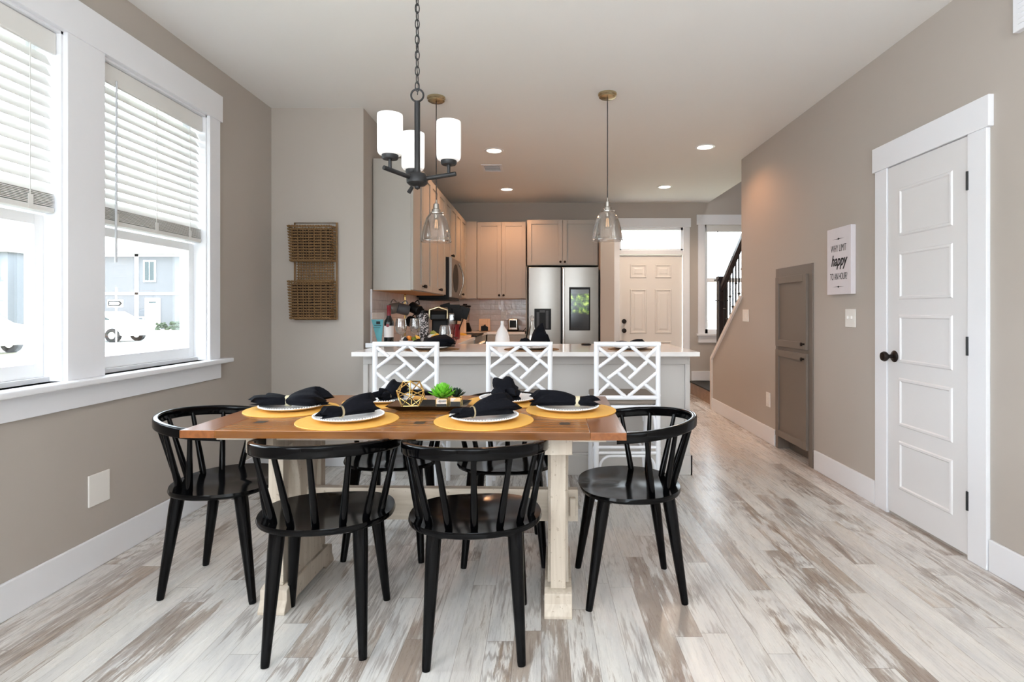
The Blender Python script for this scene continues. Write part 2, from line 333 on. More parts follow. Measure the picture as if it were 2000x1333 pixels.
# ------------------------------------------------------------------ mesh helpers
class B:
    def __init__(s): s.bm = bmesh.new()
    def box(s, x0, y0, z0, x1, y1, z1, mtx=None):
        r = bmesh.ops.create_cube(s.bm, size=1)
        m = Matrix.Translation(((x0+x1)/2, (y0+y1)/2, (z0+z1)/2)) @ Matrix.Diagonal((abs(x1-x0), abs(y1-y0), abs(z1-z0), 1))
        if mtx is not None: m = mtx @ m
        bmesh.ops.transform(s.bm, matrix=m, verts=r['verts']); return s
    def rbox(s, x0, y0, z0, x1, y1, z1, bev=.004, seg=2, mtx=None):
        t = bmesh.new(); bmesh.ops.create_cube(t, size=1)
        bmesh.ops.transform(t, matrix=Matrix.Translation(((x0+x1)/2, (y0+y1)/2, (z0+z1)/2)) @ Matrix.Diagonal((x1-x0, y1-y0, z1-z0, 1)), verts=t.verts)
        bmesh.ops.bevel(t, geom=t.edges[:], offset=bev, segments=seg, profile=.6, affect='EDGES', clamp_overlap=True)
        if mtx is not None: bmesh.ops.transform(t, matrix=mtx, verts=t.verts)
        me = bpy.data.meshes.new('t'); t.to_mesh(me); t.free(); s.bm.from_mesh(me); bpy.data.meshes.remove(me); return s
    def cone(s, p0, p1, r0, r1, seg=20):
        p0, p1 = Vector(p0), Vector(p1); d = p1-p0
        r = bmesh.ops.create_cone(s.bm, cap_ends=True, cap_tris=False, segments=seg, radius1=r0, radius2=r1, depth=d.length)
        q = Vector((0, 0, 1)).rotation_difference(d.normalized())
        bmesh.ops.transform(s.bm, matrix=Matrix.Translation((p0+p1)/2) @ q.to_matrix().to_4x4(), verts=r['verts']); return s
    def sphere(s, c, r, sc=(1, 1, 1), u=18, v=12):
        q = bmesh.ops.create_uvsphere(s.bm, u_segments=u, v_segments=v, radius=r)
        bmesh.ops.transform(s.bm, matrix=Matrix.Translation(c) @ Matrix.Diagonal(tuple(sc)+(1,)), verts=q['verts']); return s
    def lathe(s, prof, c=(0, 0, 0), seg=32, mtx=None, closed=False):
        rings = []
        for r, z in prof:
            if r < 1e-6: rings.append([s.bm.verts.new((c[0], c[1], c[2]+z))])
            else: rings.append([s.bm.verts.new((c[0]+r*math.cos(2*math.pi*i/seg), c[1]+r*math.sin(2*math.pi*i/seg), c[2]+z)) for i in range(seg)])
        if mtx is not None:
            for rg in rings:
                for v in rg: v.co = mtx @ v.co
        pr = list(zip(rings, rings[1:]))
        if closed: pr.append((rings[-1], rings[0]))
        for a, b in pr:
            for i in range(seg):
                j = (i+1) % seg
                if len(a) == 1 and len(b) == 1: continue
                if len(a) == 1: s.bm.faces.new((a[0], b[j], b[i]))
                elif len(b) == 1: s.bm.faces.new((a[i], a[j], b[0]))
                else: s.bm.faces.new((a[i], a[j], b[j], b[i]))
        return s
    def tube(s, pts, r, seg=10, closed=False, caps=True):
        pts = [Vector(p) for p in pts]; n = len(pts); rr = r if isinstance(r, (list, tuple)) else [r]*n
        rings = []; nrm = None
        for i in range(n):
            if closed: t = (pts[(i+1) % n]-pts[i-1]).normalized()
            else: t = (pts[min(i+1, n-1)]-pts[max(i-1, 0)]).normalized()
            if nrm is None:
                nrm = t.orthogonal().normalized()
            else:
                nrm = (nrm-t*nrm.dot(t)); nrm = nrm.normalized() if nrm.length > 1e-6 else t.orthogonal().normalized()
            bn = t.cross(nrm)
            rings.append([s.bm.verts.new(pts[i]+(nrm*math.cos(2*math.pi*k/seg)+bn*math.sin(2*math.pi*k/seg))*rr[i]) for k in range(seg)])
        prs = list(zip(rings, rings[1:]))
        if closed: prs.append((rings[-1], rings[0]))
        for a, b in prs:
            for k in range(seg):
                j = (k+1) % seg; s.bm.faces.new((a[k], a[j], b[j], b[k]))
        if caps and not closed:
            s.bm.faces.new(rings[0][::-1]); s.bm.faces.new(rings[-1])
        return s
    def sweep_rect(s, pts, w, h, outward):
        # band: rectangle cross-section (w along outward normal, h vertical), pts centre line, rounded corners
        rings = []; n = len(pts); cs = []
        b = min(w, h)*.28
        for (a, c) in ((1, 1), (-1, 1), (-1, -1), (1, -1)):
            for k in range(4):
                an = {(1, 1): 0, (-1, 1): 90, (-1, -1): 180, (1, -1): 270}[(a, c)]+k*30
                cs.append((a*(w/2-b)+b*math.cos(R(an)), c*(h/2-b)+b*math.sin(R(an))))
        for i, p in enumerate(pts):
            o = Vector(outward[i]).normalized(); rings.append([s.bm.verts.new(Vector(p)+o*x+Vector((0, 0, 1))*z) for x, z in cs])
        m = len(cs)
        for a, c in zip(rings, rings[1:]):
            for k in range(m):
                j = (k+1) % m; s.bm.faces.new((a[k], a[j], c[j], c[k]))
        s.bm.faces.new(rings[0][::-1]); s.bm.faces.new(rings[-1]); return s
    def prism(s, pts, axis, a0, a1):
        # polygon in the plane perpendicular to axis, extruded from a0 to a1
        def mk(p, a):
            return {'x': (a, p[0], p[1]), 'y': (p[0], a, p[1]), 'z': (p[0], p[1], a)}[axis]
        v0 = [s.bm.verts.new(mk(p, a0)) for p in pts]; v1 = [s.bm.verts.new(mk(p, a1)) for p in pts]
        s.bm.faces.new(v0); s.bm.faces.new(v1[::-1]); n = len(pts)
        for i in range(n):
            j = (i+1) % n; s.bm.faces.new((v0[i], v1[i], v1[j], v0[j]))
        return s
    def obj(s, name, m, parent=None, smooth=False, bevel=0, loc=None, rz=0.0, kind=None):
        bmesh.ops.recalc_face_normals(s.bm, faces=s.bm.faces[:])
        me = bpy.data.meshes.new(name); s.bm.to_mesh(me); s.bm.free()
        me.materials.append(M[m] if isinstance(m, str) else m)
        o = bpy.data.objects.new(name, me); COL.objects.link(o)
        if smooth:
            for p in me.polygons: p.use_smooth = True
            me.set_sharp_from_angle(angle=R(40))
        if bevel:
            bv = o.modifiers.new('bevel', 'BEVEL'); bv.width = bevel; bv.segments = 2; bv.limit_method = 'ANGLE'; bv.angle_limit = R(40)
        if parent is not None: o.parent = parent
        if loc is not None: o.location = loc
        o.rotation_euler.z = rz
        if kind: o['kind'] = kind
        return o
def text_mesh(cu):
    tmp = bpy.data.objects.new('lettering_curve', cu); COL.objects.link(tmp); bpy.context.view_layer.update()
    me = bpy.data.meshes.new_from_object(tmp.evaluated_get(bpy.context.evaluated_depsgraph_get()))
    me.name = 'lettering'; bpy.data.objects.remove(tmp)
    o = bpy.data.objects.new('lettering', me); COL.objects.link(o)
    return o
def tag(o, label, cat, group=None, kind=None):
    o['label'] = label; o['category'] = cat
    if group: o['group'] = group
    if kind: o['kind'] = kind
    return o
def thing(name, label, cat, loc=(0, 0, 0), rz=0.0, group=None, kind=None):
    o = bpy.data.objects.new(name, None); COL.objects.link(o); o.empty_display_size = .1
    o.location = loc; o.rotation_euler = (0, 0, rz)
    if kind == 'structure': o['kind'] = kind
    else: tag(o, label, cat, group, kind)
    return o
def struct_root(name):
    o = bpy.data.objects.new(name, None); COL.objects.link(o); o['kind'] = 'structure'; return o
def dup(root, loc, rz=0.0, label=None, group=None):
    def cp(o, par):
        c = o.copy(); COL.objects.link(c)
        if par is not None: c.parent = par
        for ch in list(o.children): cp(ch, c)
        return c
    r = cp(root, None); r.location = loc; r.rotation_euler = (0, 0, rz)
    if label: r['label'] = label
    if group: r['group'] = group
    return r

# ================================================================== SETTING
XL, XR, YB, YF, ZC = -2.065, 2.055, 8.09, -2.6, 2.74
B().box(-2.3, YF-.1, -.15, 3.6, YB+.12, 0).obj('floor', 'floor', kind='structure')
c = B(); c.box(-2.3, YF-.1, ZC, 2.40, YB+.12, ZC+.12); c.box(2.40, YF-.1, ZC, 3.6, 4.2, ZC+.12)
c.obj('ceiling', 'ceiling', kind='structure')
B().box(2.3, 4.1, 4.6, 3.7, YB+.12, 4.7).obj('ceiling_stairwell', 'ceiling', kind='structure')
# left wall with the two window openings
WZ0, WZ1 = .885, 2.40
WY = [(1.58, 2.44), (2.635, 3.485)]
w = B(); XO = XL-.16
w.box(XO, YF, 0, XL, YF+4.18, ZC); w.box(XO, 1.58, 0, XL, 3.485, WZ0); w.box(XO, 1.58, WZ1, XL, 3.485, ZC)
w.box(XO, 2.44, WZ0, XL, 2.635, WZ1); w.box(XO, 3.485, 0, XL, 4.47, ZC)
w.obj('wall_left', 'wall', kind='structure')
B().box(XO, 4.31, 0, -1.36, YB+.12, ZC).obj('wall_back_left', 'wall', kind='structure')
# back wall with transom/door opening and stair window
DX0, DX1 = 1.13, 2.03
w = B(); y0, y1 = YB, YB+.14
w.box(-1.36, y0, 0, DX0-.02, y1, ZC); w.box(DX0-.02, y0, 2.0, DX1+.02, y1, 2.045); w.box(DX0-.02, y0, 2.385, DX1+.02, y1, ZC)
w.box(DX1+.02, y0, 0, 2.35, y1, ZC); w.box(2.35, y0, 0, 3.15, y1, .86); w.box(2.35, y0, 2.42, 3.15, y1, 4.6)
w.box(3.15, y0, 0, 3.6, y1, 4.6); w.box(2.3, y0, ZC, 2.35, y1, 4.6)
w.obj('wall_back', 'wallk', kind='structure')
# right wall; its far end steps down along the stairs
w = B(); w.box(XR, YF, 0, XR+.115, 4.245, ZC); w.box(XR, 4.245, 1.55, XR+.115, 4.905, ZC); w.box(XR, 4.905, 0, XR+.115, 5.78, ZC)
w.box(XR+.113, 4.245, 0, XR+.115, 4.905, 1.55)
w.prism([(5.78, 0), (6.75, 0), (6.75, .60), (5.78, 1.30)], 'x', XR, XR+.115)
w.obj('wall_right', 'wall', kind='structure')
B().box(3.2, 4.1, 0, 3.32, YB, 4.6).obj('wall_stairwell', 'wall', kind='structure')
B().box(2.3, 4.1, ZC+.12, 2.42, YB, 4.6).obj('wall_stairwell_inner', 'wall', kind='structure')
B().box(2.42, 4.0, 0, 3.2, 4.1, 4.6).obj('wall_stairwell_end', 'wall', kind='structure')
# rear wall behind the camera, glazed doors
w = B(); w.box(XO, YF-.1, 0, -.65, YF, ZC); w.box(1.05, YF-.1, 0, XR+.115, YF, ZC); w.box(-.65, YF-.1, 2.2, 1.05, YF, ZC); w.box(-.65, YF-.1, 0, 1.05, YF, .9)
w.obj('wall_rear', 'wall', kind='structure')
wr = struct_root('window_5')
g = B()
for i in range(2):
    x = -.65+i*.85
    g.box(x, YF-.08, .9, x+.07, YF-.02, 2.2); g.box(x+.78, YF-.08, .9, x+.85, YF-.02, 2.2)
    g.box(x+.07, YF-.08, .9, x+.78, YF-.02, .98); g.box(x+.07, YF-.08, 2.12, x+.78, YF-.02, 2.2)
g.obj('window_frame', 'vinyl', wr)
B().box(-.6, YF-.055, .96, 1.0, YF-.045, 2.14).obj('pane', 'glass', wr)

# knee wall cap and stair skirt
p = B(); t = math.atan2(.70, .97)
p.prism([(5.74, 1.335), (5.78, 1.30), (6.745, .603), (6.745, .0), (6.79, .0), (6.79, .625), (5.79, 1.345)], 'x', XR-.02, XR+.13)
p.obj('trim_stair_cap', 'doorp', kind='structure')
# baseboards
def bboard(name, pts_boxes, m='white'):
    b = B()
    for x0, y0_, x1, y1_ in pts_boxes: b.box(x0, y0_, 0, x1, y1_, .145); 
    return b.obj(name, m, bevel=.004, kind='structure')
bboard('baseboard_left', [(XL, YF, XL+.015, 4.31)])
bboard('baseboard_back_left', [(XL+.015, 4.295, -1.36, 4.31)])
bboard('baseboard_right', [(XR-.015, YF, XR, 2.57), (XR-.015, 3.45, XR, 4.22), (XR-.015, 4.93, XR, 6.745)])
bboard('baseboard_back', [(2.13, YB-.015, 2.2, YB)])
bb = B(); bb.box(2.155, YB-.015, .183, 3.2, YB, .32); bb.obj('baseboard_landing', 'white', bevel=.004, kind='structure')

# ---------------------------------------------------------------- windows in the left wall
def left_window(n, ya, yb):
    r = struct_root(n)
    x = XL
    f = B()   # jamb liner
    f.box(x-.16, ya, WZ0, x, ya+.018, WZ1); f.box(x-.16, yb-.018, WZ0, x, yb, WZ1)
    f.box(x-.16, ya, WZ1-.018, x, yb, WZ1); f.box(x-.16, ya, WZ0, x-.05, yb, WZ0+.02)
    f.obj('window_frame', 'white', r)
    a, b_ = ya+.018, yb-.018; mid = 1.60
    def sash(z0, z1, xs, nm):
        s = B(); wd = .045
        s.rbox(xs-.035, a, z0, xs, a+wd, z1, .003); s.rbox(xs-.035, b_-wd, z0, xs, b_, z1, .003)
        s.rbox(xs-.035, a+wd-.002, z0, xs, b_-wd+.002, z0+.06, .003); s.rbox(xs-.035, a+wd-.002, z1-.045, xs, b_-wd+.002, z1, .003)
        o = s.obj(nm, 'vinyl', r)
        B().box(xs-.021, a+wd-.005, z0+.055, xs-.015, b_-wd+.005, z1-.04).obj('pane', 'glass', o)
    sash(WZ0+.02, mid, x-.075, 'lower_sash'); sash(mid-.04, WZ1-.018, x-.115, 'upper_sash')
    bl = thing('window_blind', 'x', 'blind', (x-.035, (ya+yb)/2, WZ1-.02), group='white slatted blinds on the left windows')
    L_ = (yb-ya)/2-.024
    v = B(); v.rbox(.0, -L_-.004, -.092, .018, L_+.004, 0, .006); v.rbox(-.035, -L_, -.05, 0, L_, -.004, .003)
    v.obj('valance', 'blind', bl)
    s = B(); z = -.118
    pitch = .046; k = 0
    zs = []
    while z > -(WZ1-.02-1.70):
        mt = Matrix.Translation((-.015, 0, z)) @ Matrix.Rotation(R(62), 4, 'Y')
        s.box(-.025, -L_, -.0013, .025, L_, .0013, mt); zs.append(z); z -= pitch
    s.obj('slats', 'blind', bl)
    st = B(); zb = -(WZ1-.02-1.608)
    for i in range(9): st.box(-.040, -L_, zb+.026+i*.0065, .010, L_, zb+.0295+i*.0065)
    st.rbox(-.042, -L_, zb, .012, L_, zb+.022, .004)
    st.obj('bottom_rail', 'blind', bl)
    cd = B()
    for yy in (-L_*.72, 0, L_*.72):
        cd.box(.010, yy-.002, zb, .012, yy+.002, -.07); cd.box(-.043, yy-.002, zb, -.041, yy+.002, -.07)
        cd.box(.012, yy-.012, zb+.0, .014, yy+.012, zb+.06)
    cd.obj('ladder_cord', 'blind', bl)
    wd = B(); wd.cone((.028, -L_+.09, -.07), (.028, -L_+.085, -.955), .0045, .0055, 10); wd.obj('tilt_wand', mat_wand, bl, smooth=True)
    return bl
mat_wand = mat('grey_clear_wand', (196, 198, 202), .2)
b1 = left_window('window_1', *WY[0]); b2 = left_window('window_2', *WY[1])
b1['label'] = 'white slatted blind on the left window that is cut by the photo edge'
b2['label'] = 'white slatted blind half lowered over the window nearer the kitchen'
t_ = B(); xc = XL
t_.rbox(xc-.004, 3.478, WZ0, xc+.02, 3.59, WZ1+.01, .002); t_.rbox(xc-.004, 1.475, WZ0, xc+.02, 1.587, WZ1+.01, .002); t_.rbox(xc-.004, 2.433, WZ0, xc+.02, 2.642, WZ1+.01, .002)
t_.rbox(xc-.004, 1.455, WZ1-.006, xc+.026, 3.61, WZ1+.16, .003)
t_.obj('trim_window_casing', 'white', kind='structure')
t_ = B(); t_.rbox(xc-.10, 1.43, WZ0-.028, xc+.07, 3.66, WZ0, .008, 3); t_.rbox(xc, 1.475, WZ0-.125, xc+.02, 3.60, WZ0-.028, .003)
t_.obj('trim_window_sill', 'white', kind='structure')

# ---------------------------------------------------------------- closet door in right wall (faces -X)
def panel_door(b, y0_, y1_, z0, z1, xf, panels):
    # slab lies on plane x = xf facing -X; raised moulded panels
    b.box(xf, y0_, z0, xf+.035, y1_, z1)
    for (a, c_, d, e) in panels:
        t = bmesh.new(); bmesh.ops.create_grid(t, x_segments=1, y_segments=1, size=.5)
        # moulding ring: outer rim raised, groove, panel
        t.free()
        pr = [(0, 0.0), (.006, -.006), (.016, -.007), (.024, 0.002), (.030, 0.002)]
        loops = []
        for ins, dx in pr:
            loops.append([b.bm.verts.new((xf+dx, yy, zz)) for yy, zz in ((a+ins, d+ins), (c_-ins, d+ins), (c_-ins, e-ins), (a+ins, e-ins))])
        for l0, l1 in zip(loops, loops[1:]):
            for k in range(4): b.bm.faces.new((l0[k], l0[(k+1) % 4], l1[(k+1) % 4], l1[k]))
        b.bm.faces.new(loops[-1])
DY0, DY1, DZ1 = 2.69, 3.32, 2.03
dr = struct_root('door_1')
b = B(); pn = []
hh = (DZ1-.012-.012-.12*2-.085*4+.03)/5
z = .012+.16
for i in range(5):
    pn.append((DY0+.105, DY1-.105, z, z+.275)); z += .275+.085
panel_door(b, DY0+.004, DY1-.004, .018, DZ1-.004, XR-.012, pn)
b.obj('door_slab', 'doorw', dr)
k = B(); k.lathe([(0, -.004), (.032, -.004), (.034, .003), (.028, .009), (.012, .012), (.011, .035), (.018, .042), (.027, .052), (.029, .062), (.024, .073), (.0, .078)],
                 mtx=Matrix.Translation((XR-.012, DY1-.065, .925)) @ Matrix.Rotation(R(-90), 4, 'Y'))
k.obj('knob', 'bronze', dr, smooth=True)
for zz in (.28, 1.02, 1.81):
    h = B(); h.cone((XR-.020, DY0-.001, zz-.045), (XR-.020, DY0-.001, zz+.045), .007, .007, 10); h.box(XR-.014, DY0-.002, zz-.045, XR-.011, DY0+.012, zz+.045)
    h.obj('hinge', 'iron', dr)
t_ = B(); xx = XR
t_.rbox(xx-.02, DY1, 0, xx, DY1+.115, DZ1, .003); t_.rbox(xx-.02, DY0-.115, 0, xx, DY0, DZ1, .003); t_.rbox(xx-.026, DY0-.135, DZ1, xx, DY1+.135, DZ1+.145, .003)
t_.obj('trim_closet_door', 'white', kind='structure')

# ---------------------------------------------------------------- front door in back wall
def six_panel(b, x0, x1, yf):
    W_ = x1-x0; ph = [(.22, .75), (.86, 1.50), (1.66, 1.86)]
    for (za, zb) in ph:
        for (xa, xb) in ((x0+.15, x0+W_/2-.06), (x0+W_/2+.06, x1-.15)):
            pr = [(0, 0.0), (.008, -.012), (.020, -.012), (.032, -.001), (.05, -.001), (.07, -.008)]
            loops = [[b.bm.verts.new((xx, yf+dy-.001, zz)) for xx, zz in ((xa+i, za+i), (xb-i, za+i), (xb-i, zb-i), (xa+i, zb-i))] for i, dy in pr]
            for l0, l1 in zip(loops, loops[1:]):
                for k in range(4): b.bm.faces.new((l0[k], l0[(k+1) % 4], l1[(k+1) % 4], l1[k]))
            b.bm.faces.new(loops[-1])
fd = struct_root('door_2')
b = B(); b.box(DX0, YB+.03, .02, DX1, YB+.075, 1.99); six_panel(b, DX0, DX1, YB+.03); b.obj('door_slab', 'doorp', fd)
for zz, nm in ((1.035, 'deadbolt'), (.90, 'knob')):
    k = B(); k.lathe([(0, 0), (.033, 0), (.033, .008), (.014, .014), (.013, .03), (.027, .045), (.027, .055), (0, .062)],
                     mtx=Matrix.Translation((DX0+.065, YB+.031, zz)) @ Matrix.Rotation(R(90), 4, 'X'))
    k.obj(nm, 'bronze', fd, smooth=True)
B().box(DX0-.01, YB-.01, 0, DX1+.01, YB+.08, .02).obj('threshold', 'bronze', fd)
t_ = B(); yb_ = YB
t_.rbox(DX0-.10, yb_-.02, 0, DX0-.005, yb_, 2.385, .003); t_.rbox(DX1+.005, yb_-.02, 0, DX1+.10, yb_, 2.385, .003)
t_.rbox(DX0-.10, yb_-.026, 2.385, DX1+.115, yb_, 2.515, .003); t_.rbox(DX0-.01, yb_-.018, 1.995, DX1+.01, yb_+.03, 2.055, .003)
t_.obj('trim_front_door', 'white', kind='structure')
tw = struct_root('window_3')
f = B(); f.box(DX0-.02, yb_+.02, 2.045, DX0+.02, yb_+.1, 2.385); f.box(DX1-.02, yb_+.02, 2.045, DX1+.02, yb_+.1, 2.385)
f.box(DX0-.02, yb_+.02, 2.045, DX1+.02, yb_+.1, 2.08); f.box(DX0-.02, yb_+.02, 2.35, DX1+.02, yb_+.1, 2.385)
f.obj('window_frame', 'vinyl', tw); B().box(DX0, yb_+.06, 2.07, DX1, yb_+.066, 2.36).obj('pane', 'glass', tw)
# stair window
sw = struct_root('window_4')
f = B(); a0, a1, c0, c1 = 2.35, 3.15, .86, 2.42
for (p0, p1, q0, q1, ya_, yb2) in ((a0, a0+.05, c0, c1, .03, .11), (a1-.05, a1, c0, c1, .03, .11), (a0, a1, c0, c0+.06, .03, .11), (a0, a1, c1-.04, c1, .03, .11), (a0, a1, 1.60, 1.66, .04, .10)):
    f.box(p0, yb_+ya_, q0, p1, yb_+yb2, q1)
f.obj('window_frame', 'vinyl', sw); B().box(a0+.04, yb_+.07, c0+.05, a1-.04, yb_+.076, c1-.03).obj('pane', 'glass', sw)
t_ = B(); t_.rbox(a0-.10, yb_-.02, c0, a0, yb_, c1, .003); t_.rbox(a1, yb_-.02, c0, 3.19, yb_, c1, .003); t_.rbox(a0-.12, yb_-.026, c1, 3.19, yb_, c1+.145, .003)
t_.rbox(a0-.12, yb_-.05, c0-.03, 3.19, yb_+.03, c0, .004); t_.rbox(a0-.10, yb_-.02, c0-.13, 3.19, yb_, c0-.03, .003)
t_.obj('trim_stair_window', 'white', kind='structure')
sb = thing('window_blind', 'white blind raised to the top of the window beside the stairs', 'blind', (2.75, YB+.02, 2.42))
v = B(); v.rbox(-.38, -.035, -.10, .38, -.015, 0, .004); v.box(-.37, -.015, -.09, .37, .008, -.01); v.obj('valance', 'blind', sb)
v = B(); v.cone((-.22, -.04, -.09), (-.22, -.045, -.97), .006, .006, 8); v.obj('tilt_wand', M['darkgrey'], sb)

# ---------------------------------------------------------------- stairs
st = thing('stair_landing', 'low wooden landing with dark top at the foot of the stairs', 'stair landing', (2.17, 6.9, 0))
b = B(); b.box(-.03, -.09, 0, 1.02, 1.17, .165); b.obj('landing_base', 'tread', st)
b = B(); b.box(-.045, -.09, .165, 1.02, 1.17, .182); b.obj('landing_mat', 'carpet', st)
st = thing('staircase', 'wooden stair flight rising behind the sloping half wall', 'stairs', (2.178, 6.93, 0))
b = B()
for i in range(9): b.box(.0, -.13-.26*(i+1), 0 if i < 3 else .18*(i-1), 1.0, -.13-.26*i, .18*(i+2)-.0)
b.obj('steps', 'tread', st)
rl = thing('stair_railing', 'dark stair railing with square newel post and iron balusters', 'railing', (2.112, 6.6, 0))
b = B(); b.rbox(-.045, -.045, .60, .045, .045, 1.56, .004)
for z0, z1, e in ((1.535, 1.555, .066), (1.30, 1.312, .062), (1.555, 1.59, .05)): b.rbox(-e, -e, z0, e, e, z1, .003)
b.obj('newel_post', 'newel', rl)
sl = .73
b = B(); mt = Matrix.Identity(4)
def railz(y): return 1.47-sl*(y+.0)
b.prism([(-.03, railz(-.03)), (-1.6, railz(-1.6)), (-1.6, railz(-1.6)-.075), (-.03, railz(-.03)-.075)], 'x', -.028, .028)
b.prism([(-.03, railz(-.03)-.07), (-1.6, railz(-1.6)-.07), (-1.6, railz(-1.6)-.10), (-.03, railz(-.03)-.10)], 'x', -.018, .018)
b.obj('handrail', 'newel', rl, bevel=.008)
for i in range(9):
    y = -.11-.095*i; zt = railz(y)-.09; zb_ = .60+(6.745-(6.6+y))*.722+.02
    if 6.6+y < 5.8: zb_ = 1.3
    q = B(); q.box(-.007, y-.007, zb_, .007, y+.007, zt)
    zk = zb_+(zt-zb_)*(.62 if i % 2 == 0 else .34)
    q.lathe([(0, -.025), (.02, 0), (0, .025)], (0, y, zk), 4); q.obj('baluster', 'iron', rl)

# ================================================================== NICHE CABINET (in right wall)
def shaker(b, x0, x1, z0, z1, yf=-.02, fr=.055, th=.02):
    # door slab facing -Y between x0..x1
    b.box(x0, yf, z0, x0+fr, yf+th, z1); b.box(x1-fr, yf, z0, x1, yf+th, z1)
    b.box(x0+fr, yf, z0, x1-fr, yf+th, z0+fr); b.box(x0+fr, yf, z1-fr, x1-fr, yf+th, z1)
    b.box(x0+fr-.002, yf+.012, z0+fr-.002, x1-fr+.002, yf+th-.002, z1-fr+.002)
def knob_mesh(x, z, y=-.02):
    k = B(); k.lathe([(0, 0), (.008, 0), (.006, .012), (.015, .02), (.016, .026), (.01, .031), (0, .032)], mtx=Matrix.Translation((x, y, z)) @ Matrix.Rotation(R(90), 4, 'X'), seg=16)
    return k
def add_door(root, x0, x1, z0, z1, kx, kz, m='cab'):
    d = B(); shaker(d, x0+.0035, x1-.0035, z0+.002, z1-.002); dd = d.obj('door', m, root, bevel=.0015)
    if kx is not None: knob_mesh(kx, kz).obj('knob', 'bronze', dd, smooth=True)
    return dd
# local: x to the viewer's right when facing; facing -X in world => rz=-90: local -y -> -x ; local x -> -y
nc = thing('pantry_cabinet', 'tall taupe two-door cabinet built into the right wall', 'cabinet', (XR-.012, 4.905, 0), R(-90))
b = B(); Wn = .66
b.box(0, 0, 0, .045, .02, 1.55); b.box(Wn-.06, 0, 0, Wn, .02, 1.55); b.box(.045, 0, 1.47, Wn-.06, .02, 1.55); b.box(.045, 0, .855, Wn-.06, .02, .885)
b.box(.045, .10, 0, Wn-.06, .115, 1.5); b.box(.03, .02, 0, .045, .115, 1.5); b.box(Wn-.06, .02, 0, Wn-.045, .115, 1.5)
b.obj('carcass', 'niche', nc, bevel=.001)
add_door(nc, .035, Wn-.055, .885, 1.475, Wn-.09, .93, 'niche'); add_door(nc, .035, Wn-.055, .115, .858, Wn-.09, .815, 'niche')

# ================================================================== KITCHEN
CT = .905
# backsplash
b = B(); b.box(-1.36, 4.50, CT, -1.352, YB-.008, 1.36); b.box(-1.352, YB-.008, CT, -.19, YB, 1.36); b.obj('trim_backsplash_tile', 'tile', kind='structure')
b = B(); b.box(-1.36, 4.485, CT, -1.348, 4.50, 1.36); b.obj('trim_backsplash_edge', 'white', kind='structure')
UZ0, UZ1 = 1.355, 2.415
def upper(label, loc, rz, w_, h_, ndoors, depth, knobs, filler=0.0, grp=None):
    t = thing('upper_cabinet', label, 'cabinet', loc, rz, grp)
    b = B(); b.box(0.001, 0, 0, w_-.001, depth, h_); b.obj('carcass', 'cab', t)
    dw = (w_-filler)/ndoors
    for i in range(ndoors):
        kx = None
        if knobs: kx = (i+1)*dw-.03 if i % 2 == 0 else i*dw+.03
        add_door(t, i*dw, (i+1)*dw, .002, h_-.002, kx, .045)
    if depth < .35: B().box(.002, 0.0, -.003, w_-.002, depth, 0).obj('bottom_panel', 'underwood', t)
    if filler: B().box(w_-filler+.002, -.004, 0, w_, 0, h_).obj('filler_strip', 'cab', t)
    return t
XF = -1.05; dep = 1.352-1.05
g_up = 'greige upper cabinets'
upper('greige wall cabinet nearest the dining room, its plain side to the table', (XF, 4.53, UZ0), R(90), .77, 1.06, 2, dep, True)
upper('greige wall cabinet between the end cabinet and the microwave', (XF, 5.30, UZ0), R(90), .79, 1.06, 2, dep, True)
upper('short greige wall cabinet above the microwave', (XF, 6.09, UZ0+.42), R(90), .78, .64, 2, dep, True)
upper('greige wall cabinet beyond the microwave in the kitchen corner', (XF, 6.87, UZ0), R(90), .86, 1.06, 2, dep, True)
cf = B(); cf.box(0, 0, 0, .464, YB-.008-7.73, 1.06)
tag(cf.obj('corner_cabinet', 'cab', loc=(-1.352, 7.731, UZ0)), 'plain greige corner cabinet where the two cabinet runs meet', 'cabinet')
upper('greige two-door wall cabinet above the toaster', (-.885, 7.78, UZ0), 0, .675, 1.06, 2, YB-7.78-.008, True)
upper('greige two-door wall cabinet above the fridge', (-.19, 7.60, 1.80), 0, .955, .615, 2, YB-7.61, True)
B().box(.775, 7.36, 0, .955, YB, 2.43).obj('wall_fridge_side', 'wall', kind='structure')
B().box(-.21, 7.78, 0, -.195, YB, 1.80).obj('trim_fridge_panel', 'cab', kind='structure')

# microwave
mw = thing('microwave', 'stainless over-range microwave with a curved handle', 'microwave', (-.97, 6.10, 1.335), R(90))
b = B(); b.box(0, .03, 0, .76, .38, .435); b.obj('body', 'dark', mw)
b = B(); b.rbox(.0, 0, .0, .57, .03, .435, .004); b.obj('door', 'steel', mw)
b = B(); b.prism([(.30+.19*math.cos(a*math.pi/12), .22+.16*math.sin(a*math.pi/12)) for a in range(24)], 'y', -.003, .001); b.obj('door_window', 'dark', mw)
b = B(); b.rbox(.572, 0, 0, .76, .03, .435, .003); b.obj('control_panel', 'steel', mw)
b = B(); b.tube([(.49+.045*math.sin(k*math.pi/10), -.008-.045*math.sin(k*math.pi/10), .03+k*.0375) for k in range(11)], .010, 10); b.obj('handle', 'nickel', mw, smooth=True)
b = B(); b.box(.02, .03, -.03, .74, .36, 0); b.obj('vent_grille', 'dark', mw)

